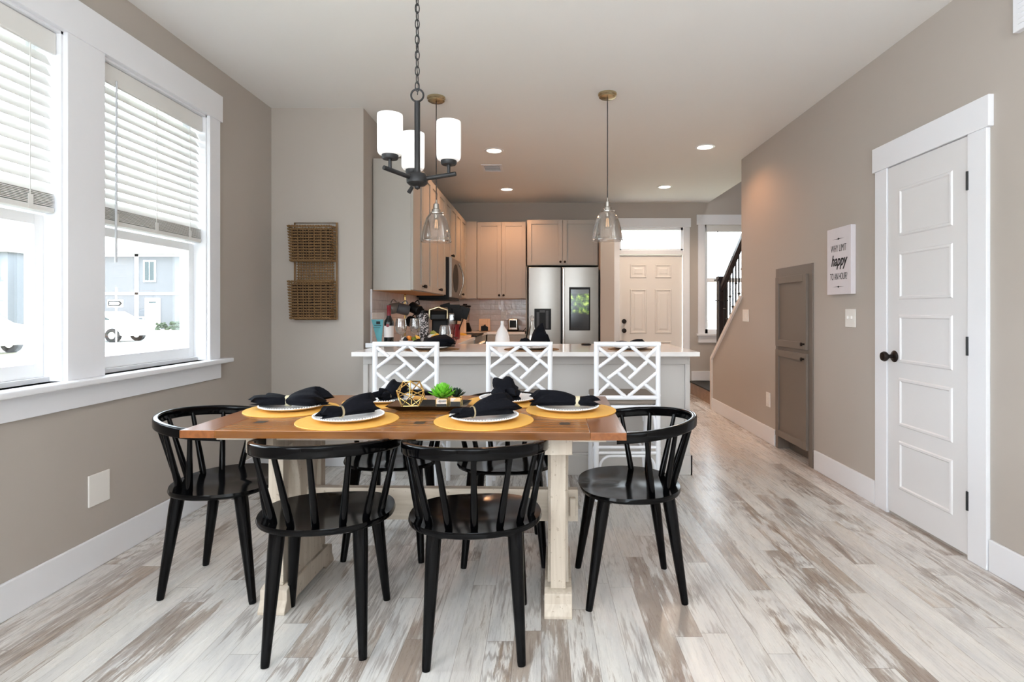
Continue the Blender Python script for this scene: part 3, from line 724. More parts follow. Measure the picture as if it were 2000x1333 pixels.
# base run left + back
def base_cab(label, loc, rz, w_, d_, nd):
    t = thing('base_cabinet', label, 'cabinet', loc, rz)
    b = B(); b.box(.001, 0, .10, w_-.001, d_, CT-.032); b.box(.001, .06, 0, w_-.001, d_, .10); b.obj('carcass', 'cab', t)
    dw = w_/nd
    for i in range(nd):
        add_door(t, i*dw, (i+1)*dw, .11, .70, i*dw+.04, .66)
        d = B(); d.box(i*dw+.003, -.02, .705, (i+1)*dw-.003, 0, CT-.036); dd = d.obj('drawer', 'cab', t, bevel=.002)
        knob_mesh(i*dw+dw/2, .79).obj('knob', 'bronze', dd, smooth=True)
    return t
base_cab('greige base cabinet between the peninsula and the range', (-.75, 4.79, 0), R(90), 1.31, .60, 3)
base_cab('greige base cabinet between the range and the corner', (-.75, 6.87, 0), R(90), .58, .60, 1)
base_cab('greige base cabinet under the toaster', (-.72, 7.48, 0), 0, .52, .60, 1)
rg = thing('range', 'stainless range with black cooktop under the microwave', 'stove', (-.70, 6.10, 0), R(90))
B().rbox(.003, .02, 0, .757, .64, .90, .004).obj('body', 'steel', rg)
B().rbox(.003, .0, .90, .757, .64, .918, .004).obj('cooktop', 'dark', rg)
B().rbox(.01, 0, .2, .75, .02, .72, .004).obj('oven_door', 'steel', rg)
b = B(); b.tube([(.06, -.045, .68), (.70, -.045, .68)], .012); b.box(.08, -.045, .67, .1, 0, .69); b.box(.66, -.045, .67, .68, 0, .69); b.obj('handle', 'nickel', rg)
for i in range(5):
    q = B(); q.cone((.11+i*.135, 0, .81), (.11+i*.135, -.03, .81), .022, .018, 16); q.obj('control_knob', 'nickel', rg, smooth=True)
# peninsula
PX0, PX1, PY0, PY1 = -1.29, 1.078, 4.08, 4.78
pn_ = thing('kitchen_peninsula', 'light grey panelled peninsula base behind the white stools', 'kitchen peninsula', (0, PY0, 0))
b = B(); b.box(PX0, .02, 0, PX1-.02, PY1-PY0, CT-.03); b.obj('carcass', 'panel', pn_)
b = B(); b.box(PX0, 0, 0, PX1, .02, .16); b.box(PX0, .0, .80, PX1, .02, CT-.03)
for x0 in (PX0, PX1-.035): b.box(x0, 0, .16, x0+.035, .02, .80)
b.box(PX1-.02, 0.02, 0, PX1, PY1-PY0, .16); b.box(PX1-.02, .02, .80, PX1, PY1-PY0, CT-.03); b.box(PX1-.02, .02, .16, PX1, .06, .80); b.box(PX1-.02, PY1-PY0-.04, .16, PX1, PY1-PY0, .80)
b.rbox(PX0, -.015, 0, PX1+.015, 0, .145, .003); b.rbox(PX1, -.015, 0, PX1+.015, PY1-PY0, .145, .003)
b.obj('trim_frame', 'panel', pn_, bevel=.002)
b = B(); b.rbox(-1.306, 3.87, CT-.032, 1.092, 4.82, CT, .004)
tag(b.obj('countertop', 'quartz'), 'white quartz bar top on the peninsula over the stools', 'countertop')
b = B(); b.rbox(-1.352, 4.821, CT-.032, -.715, 6.098, CT, .003)
tag(b.obj('countertop', 'quartz'), 'white quartz countertop along the left wall before the range', 'countertop')
b = B(); b.rbox(-1.352, 6.862, CT-.032, -.715, 8.08, CT, .003); b.rbox(-.72, 7.45, CT-.032, -.215, 8.08, CT, .003)
tag(b.obj('countertop', 'quartz'), 'white quartz corner countertop under the toaster and napkin holder', 'countertop')
b = B(); b.rbox(-1.349, 4.32, CT, -1.27, 4.34, CT+.035, .003)
tag(b.obj('counter_upstand', 'white'), 'small white upstand block at the left end of the bar top', 'upstand')

# fridge
fr = thing('refrigerator', 'stainless french-door refrigerator with screen and water dispenser', 'refrigerator', (-.165, 7.36, 0))
FW, FH = .915, 1.77
B().box(.005, .07, .02, FW-.005, .72, FH-.01).obj('body', 'darkgrey', fr)
def curved_front(x0, x1, z0, z1, hole=None):
    b = B(); n = 12; ys = []
    for i in range(n+1):
        u = i/n; ys.append((x0+(x1-x0)*u, -.014*(1-(2*u-1)**2)))
    pts = [(x, y) for x, y in ys]+[(x1, .065), (x0, .065)]
    b.prism(pts, 'z', z0, z1); return b
xm = .43
curved_front(.0, xm-.008, .62, FH-.012).obj('left_door', 'steel', fr, smooth=True, bevel=.004)
rd = curved_front(xm+.008, FW, .62, FH-.012).obj('right_door', 'steel', fr, smooth=True, bevel=.004)
curved_front(0, FW, .05, .605).obj('freezer_drawer', 'steel', fr, smooth=True, bevel=.004)
b = B(); b.rbox(xm+.012, -.03, .66, xm+.04, .0, FH-.03, .006); b.obj('handle', 'nickel', fr)
b = B(); b.rbox(xm-.005, .03, .62, xm+.006, .06, FH-.012, .001); b.obj('door_gap', 'dark', fr)
b = B(); sx0, sx1, sz0, sz1 = .53, .805, .93, 1.495
b.rbox(sx0, -.022, sz0, sx1, .0, sz1, .003); scr = b.obj('screen', 'dark', fr)
B().box(sx0+.022, -.0235, sz0+.012, sx1-.018, -.0215, sz1-.03).obj('screen_reflection', 'screen', scr)  # thin sheet carrying the painted glow of the reflected greenery
b = B(); b.rbox(.075, -.020, .94, .295, .0, 1.215, .003); dsp = b.obj('water_dispenser', 'dark', fr)
b = B(); b.box(.105, -.023, .955, .14, -.019, 1.17); b.box(.225, -.023, .955, .26, -.019, 1.19); b.box(.145, -.026, 1.165, .215, -.018, 1.195); b.obj('nozzle_panel', 'darkgrey', dsp)

# ================================================================== ceiling fixtures
lm = []
for i, (x, y, lb) in enumerate(((-.456, 5.45, 'round recessed ceiling light above the near kitchen cabinets, by the vent'), (-.44, 7.19, 'round recessed ceiling light deepest in the kitchen, left side'),
                    (1.55, 5.33, 'round recessed ceiling light nearest the right wall, largest in view'), (1.545, 7.05, 'round recessed ceiling light in front of the entry door'))):
    t = thing('ceiling_light', lb, 'ceiling light', (x, y, ZC), group='recessed ceiling lights')
    b = B(); b.lathe([(.068, -.0005), (.072, -.006), (.092, -.004), (.095, 0.0), (.068, 0.0)], closed=True); b.obj('trim_ring', 'white', t, smooth=True)
    b = B(); b.lathe([(0, -.003), (.066, -.003), (.068, 0), (0, 0)]); b.obj('lens', 'lens', t)
    l = bpy.data.lights.new('downlight', 'SPOT'); l.spot_size = R(150); l.spot_blend = .6; l.shadow_soft_size = .06
    l.energy = 42 if x < 0 else (19 if y < 6 else 62); l.color = (1.0, .48, .23) if x < 0 or y < 6 else (1.0, .78, .60)
    o = bpy.data.objects.new('downlight_lamp', l); COL.objects.link(o); o.parent = t; o.location = (0, 0, -.02)
v = thing('ceiling_vent', 'small rectangular ceiling register in the kitchen', 'vent', (-.53, 6.12, ZC))
b = B(); b.box(-.11, -.15, -.006, -.085, .15, 0); b.box(.085, -.15, -.006, .11, .15, 0); b.box(-.085, -.15, -.006, .085, -.12, 0); b.box(-.085, .12, -.006, .085, .15, 0); b.obj('frame', 'white', v)
b = B()
for i in range(7): b.box(-.085, -.113+i*.036, -.005, .085, -.108+i*.036, -.001)
b.obj('louvres', 'white', v); B().box(-.085, -.12, -.001, .085, .12, 0).obj('duct', 'darkgrey', v)

def pendant(label, x, y):
    t = thing('pendant_light', label, 'pendant light', (x, y, 0), group='glass pendants above the peninsula')
    b = B(); b.lathe([(0, 2.74), (.066, 2.74), (.066, 2.728), (.058, 2.720), (.06, 2.712), (.05, 2.706), (0, 2.704)]); b.obj('canopy', 'brass', t, smooth=True)
    b = B(); b.cone((0, 0, 1.99), (0, 0, 2.706), .0035, .0035, 8); b.obj('cord', 'darkgrey', t)
    b = B(); b.lathe([(0, 1.995), (.006, 1.995), (.008, 1.972), (.02, 1.965), (.022, 1.93), (.032, 1.925), (.034, 1.905), (.045, 1.90), (.045, 1.893), (.02, 1.89), (.018, 1.86), (0, 1.86)], seg=24)
    for k in range(3):
        a = k*2.094; b.cone((.04*math.cos(a), .04*math.sin(a), 1.903), (.052*math.cos(a), .052*math.sin(a), 1.903), .005, .005, 8)
    b.obj('socket', 'nickel', t, smooth=True)
    pr = [(.040, 1.895), (.056, 1.885), (.073, 1.86), (.086, 1.82), (.098, 1.77), (.106, 1.72), (.108, 1.70), (.112, 1.694), (.111, 1.688), (.107, 1.690)]
    b = B(); b.lathe(pr+[(r-.0035, z) for r, z in reversed(pr[:-2])], seg=40, closed=True); b.obj('glass_shade', 'cglass', t, smooth=True)
    b = B(); b.lathe([(0, 1.775), (.02, 1.78), (.028, 1.80), (.024, 1.83), (.013, 1.86), (0, 1.862)], seg=20); bb = b.obj('bulb', 'bulbglass', t, smooth=True)
    b = B()
    for k in range(6):
        a = k*1.047; b.cone((.012*math.cos(a), .012*math.sin(a), 1.79), (.006*math.cos(a), .006*math.sin(a), 1.85), .0009, .0009, 5)
    b.obj('filament', 'bulb', bb)
M['bulbglass'] = glass_mat('bulb_glass', (.97, .95, .92), .1)
pendant('clear glass pendant behind the black chandelier, left over the peninsula', -.762, 4.09)
pendant('clear glass pendant on the right, in front of the fridge and entry door', .473, 4.02)

# chandelier
CX, CY = -.539, 2.45
ch = thing('chandelier', 'black three-arm chandelier with white cylinder shades hanging from a chain', 'chandelier', (CX, CY, 0))
b = B(); b.lathe([(0, 1.715), (.012, 1.722), (.012, 1.73), (.034, 1.735), (.045, 1.745), (.047, 1.765), (.036, 1.785), (.014, 1.79), (.012, 1.80)], seg=28)
b.obj('hub', 'iron', ch, smooth=True)
b = B(); b.cone((0, 0, 1.78), (0, 0, 2.10), .0125, .0125, 16); b.obj('stem', 'iron', ch, smooth=True)
b = B(); b.tube([(.027*math.cos(a*math.pi/12), 0, 2.127+.027*math.sin(a*math.pi/12)) for a in range(24)], .0042, 8, closed=True); b.obj('ring', 'iron', ch, smooth=True)
z = 2.165; i = 0
b = B()
while z < 2.70:
    pts = []
    for k in range(16):
        a = 2*math.pi*k/16; u = .0085*math.cos(a); vz = .021*math.sin(a)
        pts.append((u if i % 2 == 0 else u*.25, u*.25 if i % 2 == 0 else u, z+vz))
    b.tube(pts, .0023, 6, closed=True); z += .034; i += 1
b.obj('chain', 'iron', ch, smooth=True)
b = B(); b.tube([(.004*math.sin(k*.9), .004*math.cos(k*.7), 2.13+k*.03) for k in range(20)], .002, 6); b.obj('cable', 'iron', ch)
b = B(); b.lathe([(0, 2.74), (.065, 2.74), (.065, 2.725), (.02, 2.712), (.008, 2.69), (0, 2.69)]); b.obj('canopy', 'iron', ch, smooth=True)
for ang in (-128, -10, 110):
    c_, s_ = math.cos(R(ang)), math.sin(R(ang))
    a = B(); a.tube([(.03*c_, .03*s_, 1.762), (.175*c_, .175*s_, 1.778)], .0095, 12)
    x, y = .143*c_, .143*s_
    a.cone((x, y, 1.775), (x, y, 1.822), .0075, .0075, 10)
    arm = a.obj('arm', 'iron', ch, smooth=True)
    q = B(); q.lathe([(0, 1.818), (.03, 1.818), (.034, 1.824), (.034, 1.838), (0, 1.838)], (x, y, 0), 28); q.obj('shade_holder', 'iron', arm, smooth=True)
    pr = [(.030, 1.835), (.045, 1.838), (.051, 1.848), (.052, 1.86), (.0525, 1.99), (.052, 2.003), (.049, 2.004)]
    q = B(); q.lathe(pr+[(.047, 1.99), (.047, 1.86), (.030, 1.845)], (x, y, 0), 36, closed=True); q.obj('lamp_shade', 'shade', arm, smooth=True)
b = B(); b.cone((-.02, -.01, 1.725), (-.032, -.02, 1.70), .008, .009, 10); b.obj('finial', 'iron', ch, smooth=True)

# ================================================================== wall-mounted things
# basket organiser
bk = thing('wall_basket', 'two-tier woven seagrass wall organiser on the grey wall', 'wall basket', (-1.722, 4.31, 1.123))
b = B()
b.tube([(-.155, -.02, .0), (-.155, -.02, .735), (.165, -.02, .735), (.165, -.02, .0)], .0075, 8)
b.tube([(-.155, -.02, 0.004), (.165, -.02, 0.004)], .0075, 8); b.obj('frame', 'wickd', bk, smooth=True)
b = B()
for i in range(14):
    b.tube([(-.128+i*.02, -.014+(.004 if i % 2 else -.004), .01), (-.128+i*.02, -.014-(.004 if i % 2 else -.004), .70)], .0055, 6)
for i in range(34):
    b.tube([(-.14, -.018, .02+i*.02), (.145, -.018, .02+i*.02)], .005, 6)
b.obj('back_weave', 'wickd', bk, smooth=True)
def pocket(z0, z1, dx):
    b = B(); D_ = .085
    n = int((z1-z0)/.0205)
    for i in range(n+1):
        z = z0+i*(z1-z0)/n; e = .012*(i/n); pts = []
        per = []
        xs = [(-.165-e+dx, -.02), (-.165-e+dx, -D_-e), (.135+e*.3, -D_-e), (.155, -.02)]
        segs = [8, 26, 8]
        for (p, q), m_ in zip(zip(xs, xs[1:]), segs):
            for k in range(m_): per.append((p[0]+(q[0]-p[0])*k/m_, p[1]+(q[1]-p[1])*k/m_))
        per.append(xs[-1])
        for sgn in (-1, 1):
            pts = [(x_, y_+sgn*.0035*math.cos(j*1.9), z+sgn*.0060*math.sin(j*1.9)) for j, (x_, y_) in enumerate(per)]
            b.tube(pts, .0037+(.001 if i in (0, n) else 0), 6)
    b.box(-.16+dx, -D_+.003, z0, .135, -.02, z0+.008)
    for xx in [-.15+k*.043 for k in range(7)]: b.tube([(xx, -D_+.006, z0), (xx, -D_-.004, z1)], .003, 5)
    q = B(); q.box(-.155+dx, -D_+.010, z0, .13, -D_+.012, z1-.012); q.box(.118, -D_+.010, z0, .12, -.022, z1-.012)  # dark sheets behind the weave paint the shade in its gaps
    b.obj('pocket', 'wickd', bk, smooth=True); q.obj('pocket_gap_shade', 'gapshade', bk)
pocket(.445, .70, .0); pocket(.01, .285, .0)
# sign
sg = thing('wall_sign', 'small white canvas sign with black hand-lettered words beside the closet door', 'sign', (XR, 3.828, 1.30))
b = B(); b.rbox(-.034, -.152, 0, -.001, .152, .455, .002); b.obj('canvas', 'canvas', sg)
def letter(txt, size, zc, par, shear=0.0, sxs=1.0, off=0.0, xw=-.0345):
    cu = bpy.data.curves.new('lettering', 'FONT'); cu.body = txt; cu.size = size; cu.align_x = 'CENTER'; cu.align_y = 'CENTER'
    cu.extrude = .0006; cu.shear = shear; cu.offset = off; cu.materials.append(M['ink'])
    o = text_mesh(cu); o.parent = par
    o.matrix_local = Matrix.Translation((xw, 0, zc)) @ Matrix(((0, 0, -1, 0), (-1, 0, 0, 0), (0, 1, 0, 0), (0, 0, 0, 1))) @ Matrix.Diagonal((sxs, 1, 1, 1))
    return o
letter('WHY LIMIT', .068, .312, sg, 0, .58, -.0006); letter('TO AN HOUR?', .066, .120, sg, 0, .50, -.0006); 
letter('happy', .105, .228, sg, .35, .78, .0022)
b = B()
for z in (.378, .052):
    b.prism([(-.075, z), (-.012, z+.002), (0, z+.007), (.012, z+.002), (.075, z), (.012, z-.002), (0, z-.007), (-.012, z-.002)], 'x', -.0352, -.0345)
b.obj('flourish', 'ink', sg)
# switches and outlets
def wallplate(name, label, cat, x, y, z, face, w_, h_, kind='toggle2'):
    rz = {'-X': R(-90), '+X': R(90), '-Y': 0}[face]
    t = thing(name, label, cat, (x, y, z), rz)
    b = B(); b.rbox(-w_/2, -.007, -h_/2, w_/2, 0, h_/2, .003); b.obj('cover_plate', 'plateplastic', t)
    if kind == 'toggle2':
        for dx in (-.023, .023):
            q = B(); q.rbox(dx-.005, -.018, -.006, dx+.005, -.006, .014, .002); q.obj('toggle', 'plateplastic', t)
    elif kind == 'rocker':
        for dx in (-.023, .023):
            q = B(); q.rbox(dx-.017, -.010, -.033, dx+.017, -.006, .033, .002); q.obj('rocker', 'plateplastic', t)
    elif kind == 'outlet':
        for dz in (-.02, .02):
            q = B(); q.rbox(-.017, -.009, dz-.014, .017, -.006, dz+.014, .003); q.box(-.008, -.0095, dz-.006, -.006, -.0088, dz+.006); q.box(.006, -.0095, dz-.006, .008, -.0088, dz+.006)
            q.obj('socket', 'plateplastic', t)
    return t
wallplate('light_switch', 'white double toggle switch below the canvas sign', 'switch', XR, 3.735, 1.14, '-X', .12, .12)
wallplate('light_switch', 'double rocker switch at the end of the wall by the stairs', 'switch', XR, 5.65, 1.14, '-X', .16, .12, 'rocker')
wallplate('wall_outlet', 'white outlet low on the right wall before the taupe cabinet', 'outlet', XR, 5.09, .385, '-X', .085, .13, 'outlet')
wallplate('wall_outlet', 'blank white square cover plate low on the wall under the windows', 'outlet', XL, 2.626, .362, '+X', .125, .145, 'blank')
wallplate('wall_outlet', 'white outlet set in the tile left of the toaster', 'outlet', -.54, YB-.008, 1.12, '-Y', .08, .12, 'outlet')
rv = thing('return_grille', 'corner of a white grille high on the right wall', 'vent', (XR, 2.1, 2.5), R(-90))
b = B(); b.rbox(-.32, -.03, -.12, .32, 0, .12, .004); b.obj('frame', 'white', rv)
b = B()
for i in range(9): b.box(-.29, -.034, -.095+i*.022, .29, -.03, -.085+i*.022)
b.obj('louvres', 'white', rv)

# ================================================================== DINING TABLE
TR = R(-1.5)
tb = thing('dining_table', 'wooden trestle dining table with honey top and whitewashed legs', 'table', (-.488, 2.425, 0), TR)
TZ = .76; hx, hy = .80, .425
b = B(); b.rbox(-hx+.128, -hy, TZ-.028, hx-.128, hy, TZ, .002); b.obj('tabletop', 'tabletop', tb)
for s in (-1, 1):
    b = B(); x0, x1 = (hx-.127, hx) if s > 0 else (-hx, -hx+.127); b.rbox(x0, -hy, TZ-.028, x1, hy, TZ, .002); b.obj('breadboard_end', 'tableend', tb)
    for yk in (-.27, .27): B().box(s*(hx-.215)-.02, yk-.022, TZ-.005, s*(hx-.215)+.02, yk+.022, TZ+.0008).obj('inlay', 'inlay', tb)
for yk in (-.27, .27): B().box(-.02+.03, yk-.022, TZ-.005, .02+.03, yk+.022, TZ+.0008).obj('inlay', 'inlay', tb)
for s in (-1, 1):
    b = B(); b.rbox(-hx+.06, s*.29-.012, TZ-.062, hx-.06, s*.29+.012, TZ-.029, .002); b.obj('apron', 'washx', tb)
LX = .56
for s in (-1, 1):
    x0, x1 = s*LX-.042, s*LX+.042
    # hourglass slab, profile in y-z
    half = [(.155, .085), (.135, .13), (.105, .22), (.082, .33), (.078, .42), (.09, .50), (.115, .58), (.15, .655)]
    prof = [(y, z) for y, z in half]+[(-y, z) for y, z in reversed(half)]
    b = B(); b.prism(prof, 'x', x0, x1); tr_ = b.obj('trestle', 'wash', tb, bevel=.003)
    for yp in (-.18, .18):
        b = B(); b.rbox(x0+.012, yp-.025, .10, x1-.012, yp+.025, .655, .003); b.obj('leg_post', 'wash', tr_)
    foot = [(-.245, 0), (-.245, .012), (-.225, .05), (-.225, .088), (-.19, .10), (.19, .10), (.225, .088), (.225, .05), (.245, .012), (.245, 0), (.16, 0), (.13, .02), (-.13, .02), (-.16, 0)]
    b = B(); b.prism(foot, 'x', x0-.012, x1+.012); b.obj('foot', 'wash', tb, bevel=.003)
    b = B(); b.rbox(x0-.01, -.33, .655, x1+.01, .33, TZ-.029, .004); b.obj('top_beam', 'wash', tb)
b = B(); b.rbox(-LX-.085, -.02, .295, LX+.085, .02, .43, .003); b.obj('stretcher', 'washx', tb)
for s in (-1, 1):
    b = B(); b.rbox(s*(LX+.062)-.012, -.045, .325, s*(LX+.062)+.012, .045, .40, .002); b.obj('wedge', 'wash', tb)

# ================================================================== BLACK WINDSOR CHAIRS
def make_chair(label):
    t = thing('dining_chair', label, 'chair', group='black spindle-back dining chairs')
    # seat
    n = 56; outl = []
    for i in range(n):
        a = 2*math.pi*i/n; c_, s_ = math.cos(a), math.sin(a)
        ex = .72 if s_ > 0 else .92
        x = .243*math.copysign(abs(c_)**ex, c_); y = .215*math.copysign(abs(s_)**(.80 if s_ > 0 else .95), s_)
        if s_ > 0: x *= 1-.06*s_
        outl.append((x, y))
    b = B(); rings = []
    def ztop(f, x, y):
        sc = .014*(1-f*f)**1.0
        ridge = .006*math.exp(-(x/.035)**2)*max(0, (y+.02)/.2) if f < .98 else 0
        fr_ = .006*max(0, y/.215)**2
        return .455-sc+ridge*(1-f**6)-fr_
    fs = [1.0, .985, .94, .85, .72, .55, .38, .2]
    def ring(f, zf): return [b.bm.verts.new((x*f, y*f, zf(f, x*f, y*f))) for x, y in outl]
    und = ring(.90, lambda f, x, y: .425); mid = ring(.985, lambda f, x, y: .434); ed = ring(1.0, lambda f, x, y: .443)
    rs = [und, mid, ed]
    for f in fs[1:]: rs.append(ring(f, ztop))
    for a, c_ in zip(rs, rs[1:]):
        for i in range(n): b.bm.faces.new((a[i], a[(i+1) % n], c_[(i+1) % n], c_[i]))
    b.bm.faces.new(rs[-1]); b.bm.faces.new(und[::-1])
    b.obj('seat', 'black', t, smooth=True)
    # hoop rail
    def hoop(u):   # u 0..1 along from left tip to right tip
        pts = []
        return pts
    N_ = 48; pts = []; outw = []
    def hz(y): return .712+(.09-y)/.37*.04
    path = [(-.232, .095, -1, .2), (-.245, .05, -1, .1)]
    for i in range(N_+1):
        a = math.pi+math.pi*i/N_; path.append((.255*math.cos(a), .275*math.sin(a), math.cos(a), math.sin(a)))
    path += [(.245, .05, 1, .1), (.232, .095, 1, .2)]
    for x, y, ox, oy in path:
        pts.append((x, y, hz(y)-.021)); outw.append((ox, oy, 0))
    b = B(); b.sweep_rect(pts, .024, .042, outw); b.obj('back_rail', 'black', t, smooth=True)
    for i in range(7):
        ab = R(198+24*i); at_ = R(184+28.67*i)
        p0 = Vector((.205*math.cos(ab), .178*math.sin(ab), .440)); yt = .268*math.sin(at_)
        p1 = Vector((.25*math.cos(at_), yt, hz(yt)-.030))
        q = B(); ps = [p0+(p1-p0)*f for f in (0, .08, .35, .7, 1.0)]
        q.tube(ps, [.0110, .0135, .0125, .0100, .0090], 10); q.obj('spindle', 'black', t, smooth=True)
    for (sx, fx, fy, tx, ty) in ((-1, .187, .198, .150, .13), (1, .187, .198, .150, .13), (-1, .158, -.198, .138, -.135), (1, .158, -.198, .138, -.135)):
        q = B(); q.tube([(sx*tx, ty, .428), (sx*(tx+(fx-tx)*.15), ty+(fy-ty)*.15, .37), (sx*(fx-(fx-tx)*.03), fy-(fy-ty)*.03, .012), (sx*fx, fy, 0.0)], [.0265, .0262, .0150, .0138], 14)
        q.obj('leg', 'black', t, smooth=True)
    b = B(); b.rbox(-.17, .10, .415, .17, .15, .428, .003); b.rbox(-.15, -.155, .415, .15, -.105, .428, .003); b.obj('seat_cleat', 'black', t)
    return t
ch0 = make_chair('black spindle-back chair in the left foreground, its back to the viewer')
ch0.location = (-.792, 2.095, 0); ch0.rotation_euler.z = R(8)
for (x, y, rz, lb) in ((-.240, 2.07, R(5), 'black spindle-back chair in the right foreground, its back to the viewer'),
                       (-1.37, 2.475, R(-90), 'black spindle-back chair at the left end of the table under the window'),
                       (.377, 2.43, R(93), 'black spindle-back chair at the right end of the table, fully visible'),
                       (-.745, 2.86, R(178), 'black spindle-back chair on the far side of the table, left, before the first stool'),
                       (-.175, 2.80, R(181), 'black spindle-back chair on the far side of the table, before the middle stool')):
    dup(ch0, (x, y, 0), rz, lb)

# ================================================================== PLACE SETTINGS
def tloc(x, y): return (x, y)
def napkin_mesh(length, wA, wB, hA, hB, pinch=.0, seed=1, tip=.02, lift=0.0, folds=5):
    rnd = random.Random(seed); b = B(); NS, NR = 34, 40; rings = []
    ph = [rnd.uniform(0, 6.28) for _ in range(4)]
    for i in range(NS):
        u = i/(NS-1); x = (u-.5)*length; d = abs(x-pinch)
        side = 0 if x < pinch else 1
        span = (pinch+length/2) if side == 0 else (length/2-pinch)
        q = min(1, d/span); g = q**.75
        w_ = .019+((wA if side == 0 else wB)-.019)*math.sin(min(1, g*1.12)*math.pi/2)
        h_ = .018+((hA if side == 0 else hB)-.018)*math.sin(min(1, g*1.25)*math.pi/2)
        if q > .85: w_ *= 1-.25*(q-.85)/.15*rnd.uniform(.6, 1.2); h_ *= 1-.45*(q-.85)/.15
        rg_ = []
        for k in range(NR):
            a = 2*math.pi*k/NR
            f = 1+(.05+.26*q)*math.sin(folds*a+ph[side]+q*1.6)*.5+(.10*q)*math.sin((folds+4)*a+ph[side+2]-q*3)
            y = w_*f*math.cos(a); z = h_*f*math.sin(a)
            z = h_*.86+z
            if z < .001: z = .001+abs(z)*.05
            xe = x+(tip*q*q*math.sin(3*a+ph[side])+tip*.6*q*q*math.sin(7*a+ph[2]))*(1 if side else -1)
            rg_.append(b.bm.verts.new((xe, y, z+lift*q*(side*2-1)*.0)))
        rings.append(rg_)
    for a, c_ in zip(rings, rings[1:]):
        for k in range(NR): b.bm.faces.new((a[k], a[(k+1) % NR], c_[(k+1) % NR], c_[k]))
    for rg_, sgn in ((rings[0], 1), (rings[-1], -1)):
        cc = sum((v.co for v in rg_), Vector())/NR
        inner = [b.bm.verts.new(cc+(v.co-cc)*.45+Vector((sgn*.03, 0, 0))) for v in rg_]
        for k in range(NR): b.bm.faces.new((rg_[k], rg_[(k+1) % NR], inner[(k+1) % NR], inner[k]))
        b.bm.faces.new(inner)
    return b
def ring_mesh(x, z, r=.021, w_=.012, t=.0025, lean=0):
    b = B(); seg = 32
    b.lathe([(r, -w_/2), (r+t, -w_/2), (r+t, w_/2), (r, w_/2)], closed=True, mtx=Matrix.Translation((x, 0, z)) @ Matrix.Rotation(R(90+lean), 4, 'Y'), seg=seg)
    return b
plate_src = None
def plate(label, x, y, z, r=.135, grp='white beaded dinner plates on the dining table'):
    b = B(); k = r/.135
    b.lathe([(0, .004), (.05*k, .004), (.08*k, .005), (.10*k, .011), (.128*k, .0175), (.133*k, .0185), (.1355*k, .0165), (.128*k, .0125), (.10*k, .005), (.075*k, .001), (.072*k, .0), (0, .0)], seg=56)
    o = b.obj('dinner_plate', 'plate', smooth=True, loc=(x, y, z)); tag(o, label, 'plate', grp)
    q = B(); n = 76
    for i in range(n):
        a = 2*math.pi*i/n; q.sphere((.1325*k*math.cos(a), .1325*k*math.sin(a), .0185), .0036, u=8, v=6)
    q.obj('beaded_rim', 'plate', o, smooth=True)
    return o
def placemat(label, x, y, z=.76, r=.193, m='matyellow', grp='round yellow placemats', nm='placemat'):
    b = B(); b.lathe([(0, 0), (r, 0), (r+.001, .0018), (r, .0035), (0, .0035)], seg=72)
    return tag(b.obj(nm, m, smooth=True, loc=(x, y, z)), label, 'placemat', grp)
PM = [(-.756, 2.205, 'near left, under the plate with the upright rolled napkin'), (-.223, 2.20, 'near right, at the front edge of the table'),
      (-1.083, 2.45, 'at the left end of the table'), (.128, 2.43, 'at the right end of the table'),
      (-.735, 2.655, 'on the far side, behind the gold ornament'), (-.160, 2.66, 'on the far side, right of the succulent')]
where = ['at the near left place', 'at the near right place', 'at the left end of the table', 'at the right end of the table', 'at the far left place behind the gold ornament', 'at the far right place behind the succulent']
spec = [  # dx, dy, length, wA,wB,hA,hB, pinch, rz, seed, tip, ring material, ring width
    (.0, .0, .215, .030, .042, .024, .042, -.030, 48, 3, .012, 'ringm', .008),
    (-.0, .005, .235, .032, .060, .020, .042, -.050, 33, 5, .020, 'ringm', .006),
    (-.005, .0, .30, .060, .070, .024, .038, -.010, -2, 8, .022, 'ringw', .020),
    (-.012, .0, .265, .050, .040, .036, .022, .055, -3, 12, .016, 'ringw', .022),
    (.03, -.02, .15, .040, .045, .030, .046, -.030, 70, 15, .03, 'ringm', .006),
    (.0, -.01, .15, .062, .048, .052, .030, .03, -70, 21, .025, 'ringm', .006)]
for i, (x, y, w_) in enumerate(PM):
    placemat('round mustard yellow placemat '+where[i], x, y)
    px = x+(.0 if i != 3 else -.015); r = .135 if i != 4 and i != 5 else .132
    plate('white beaded dinner plate '+where[i], px, y+(.01 if i < 2 else .0), .7637, r)
    dx, dy, ln, wA, wB, hA, hB, pc, rz, sd, tp, rm, rw = spec[i]
    nz_ = .7637+.0175 if ln > .21 else .7637+.0115
    n = napkin_mesh(ln, wA, wB, hA, hB, pc, sd, tp).obj('napkin', 'napkin', smooth=True, loc=(px+dx, y+dy, nz_), rz=R(rz))
    tag(n, 'gathered black cloth napkin with ring '+where[i], 'napkin', 'black napkins on the dining table')
    ring_mesh(pc, .0165, w_=rw).obj('napkin_ring', rm, n, smooth=True)
for o_ in ('ch',): pass

# tray with centrepiece
tr = thing('serving_tray', 'long black tray with flared rim in the middle of the table', 'tray', (-.487, 2.47, .76), R(-1))
b = B(); hx_, hy_ = .155, .075
def rr(x, y, z): return [b.bm.verts.new((sx*x, sy*y, z)) for sx, sy in ((-1, -1), (1, -1), (1, 1), (-1, 1))]
ls = [rr(.125, .05, 0), rr(.125+.045, .05+.04, .022), rr(.125+.047, .05+.042, .024), rr(.125+.043, .05+.04, .0245), rr(.123, .052, .005)]
for a, c_ in zip(ls, ls[1:]):
    for k in range(4): b.bm.faces.new((a[k], a[(k+1) % 4], c_[(k+1) % 4], c_[k]))
b.bm.faces.new(ls[-1]); b.bm.faces.new(ls[0][::-1]); b.obj('tray_body', 'tray', tr)
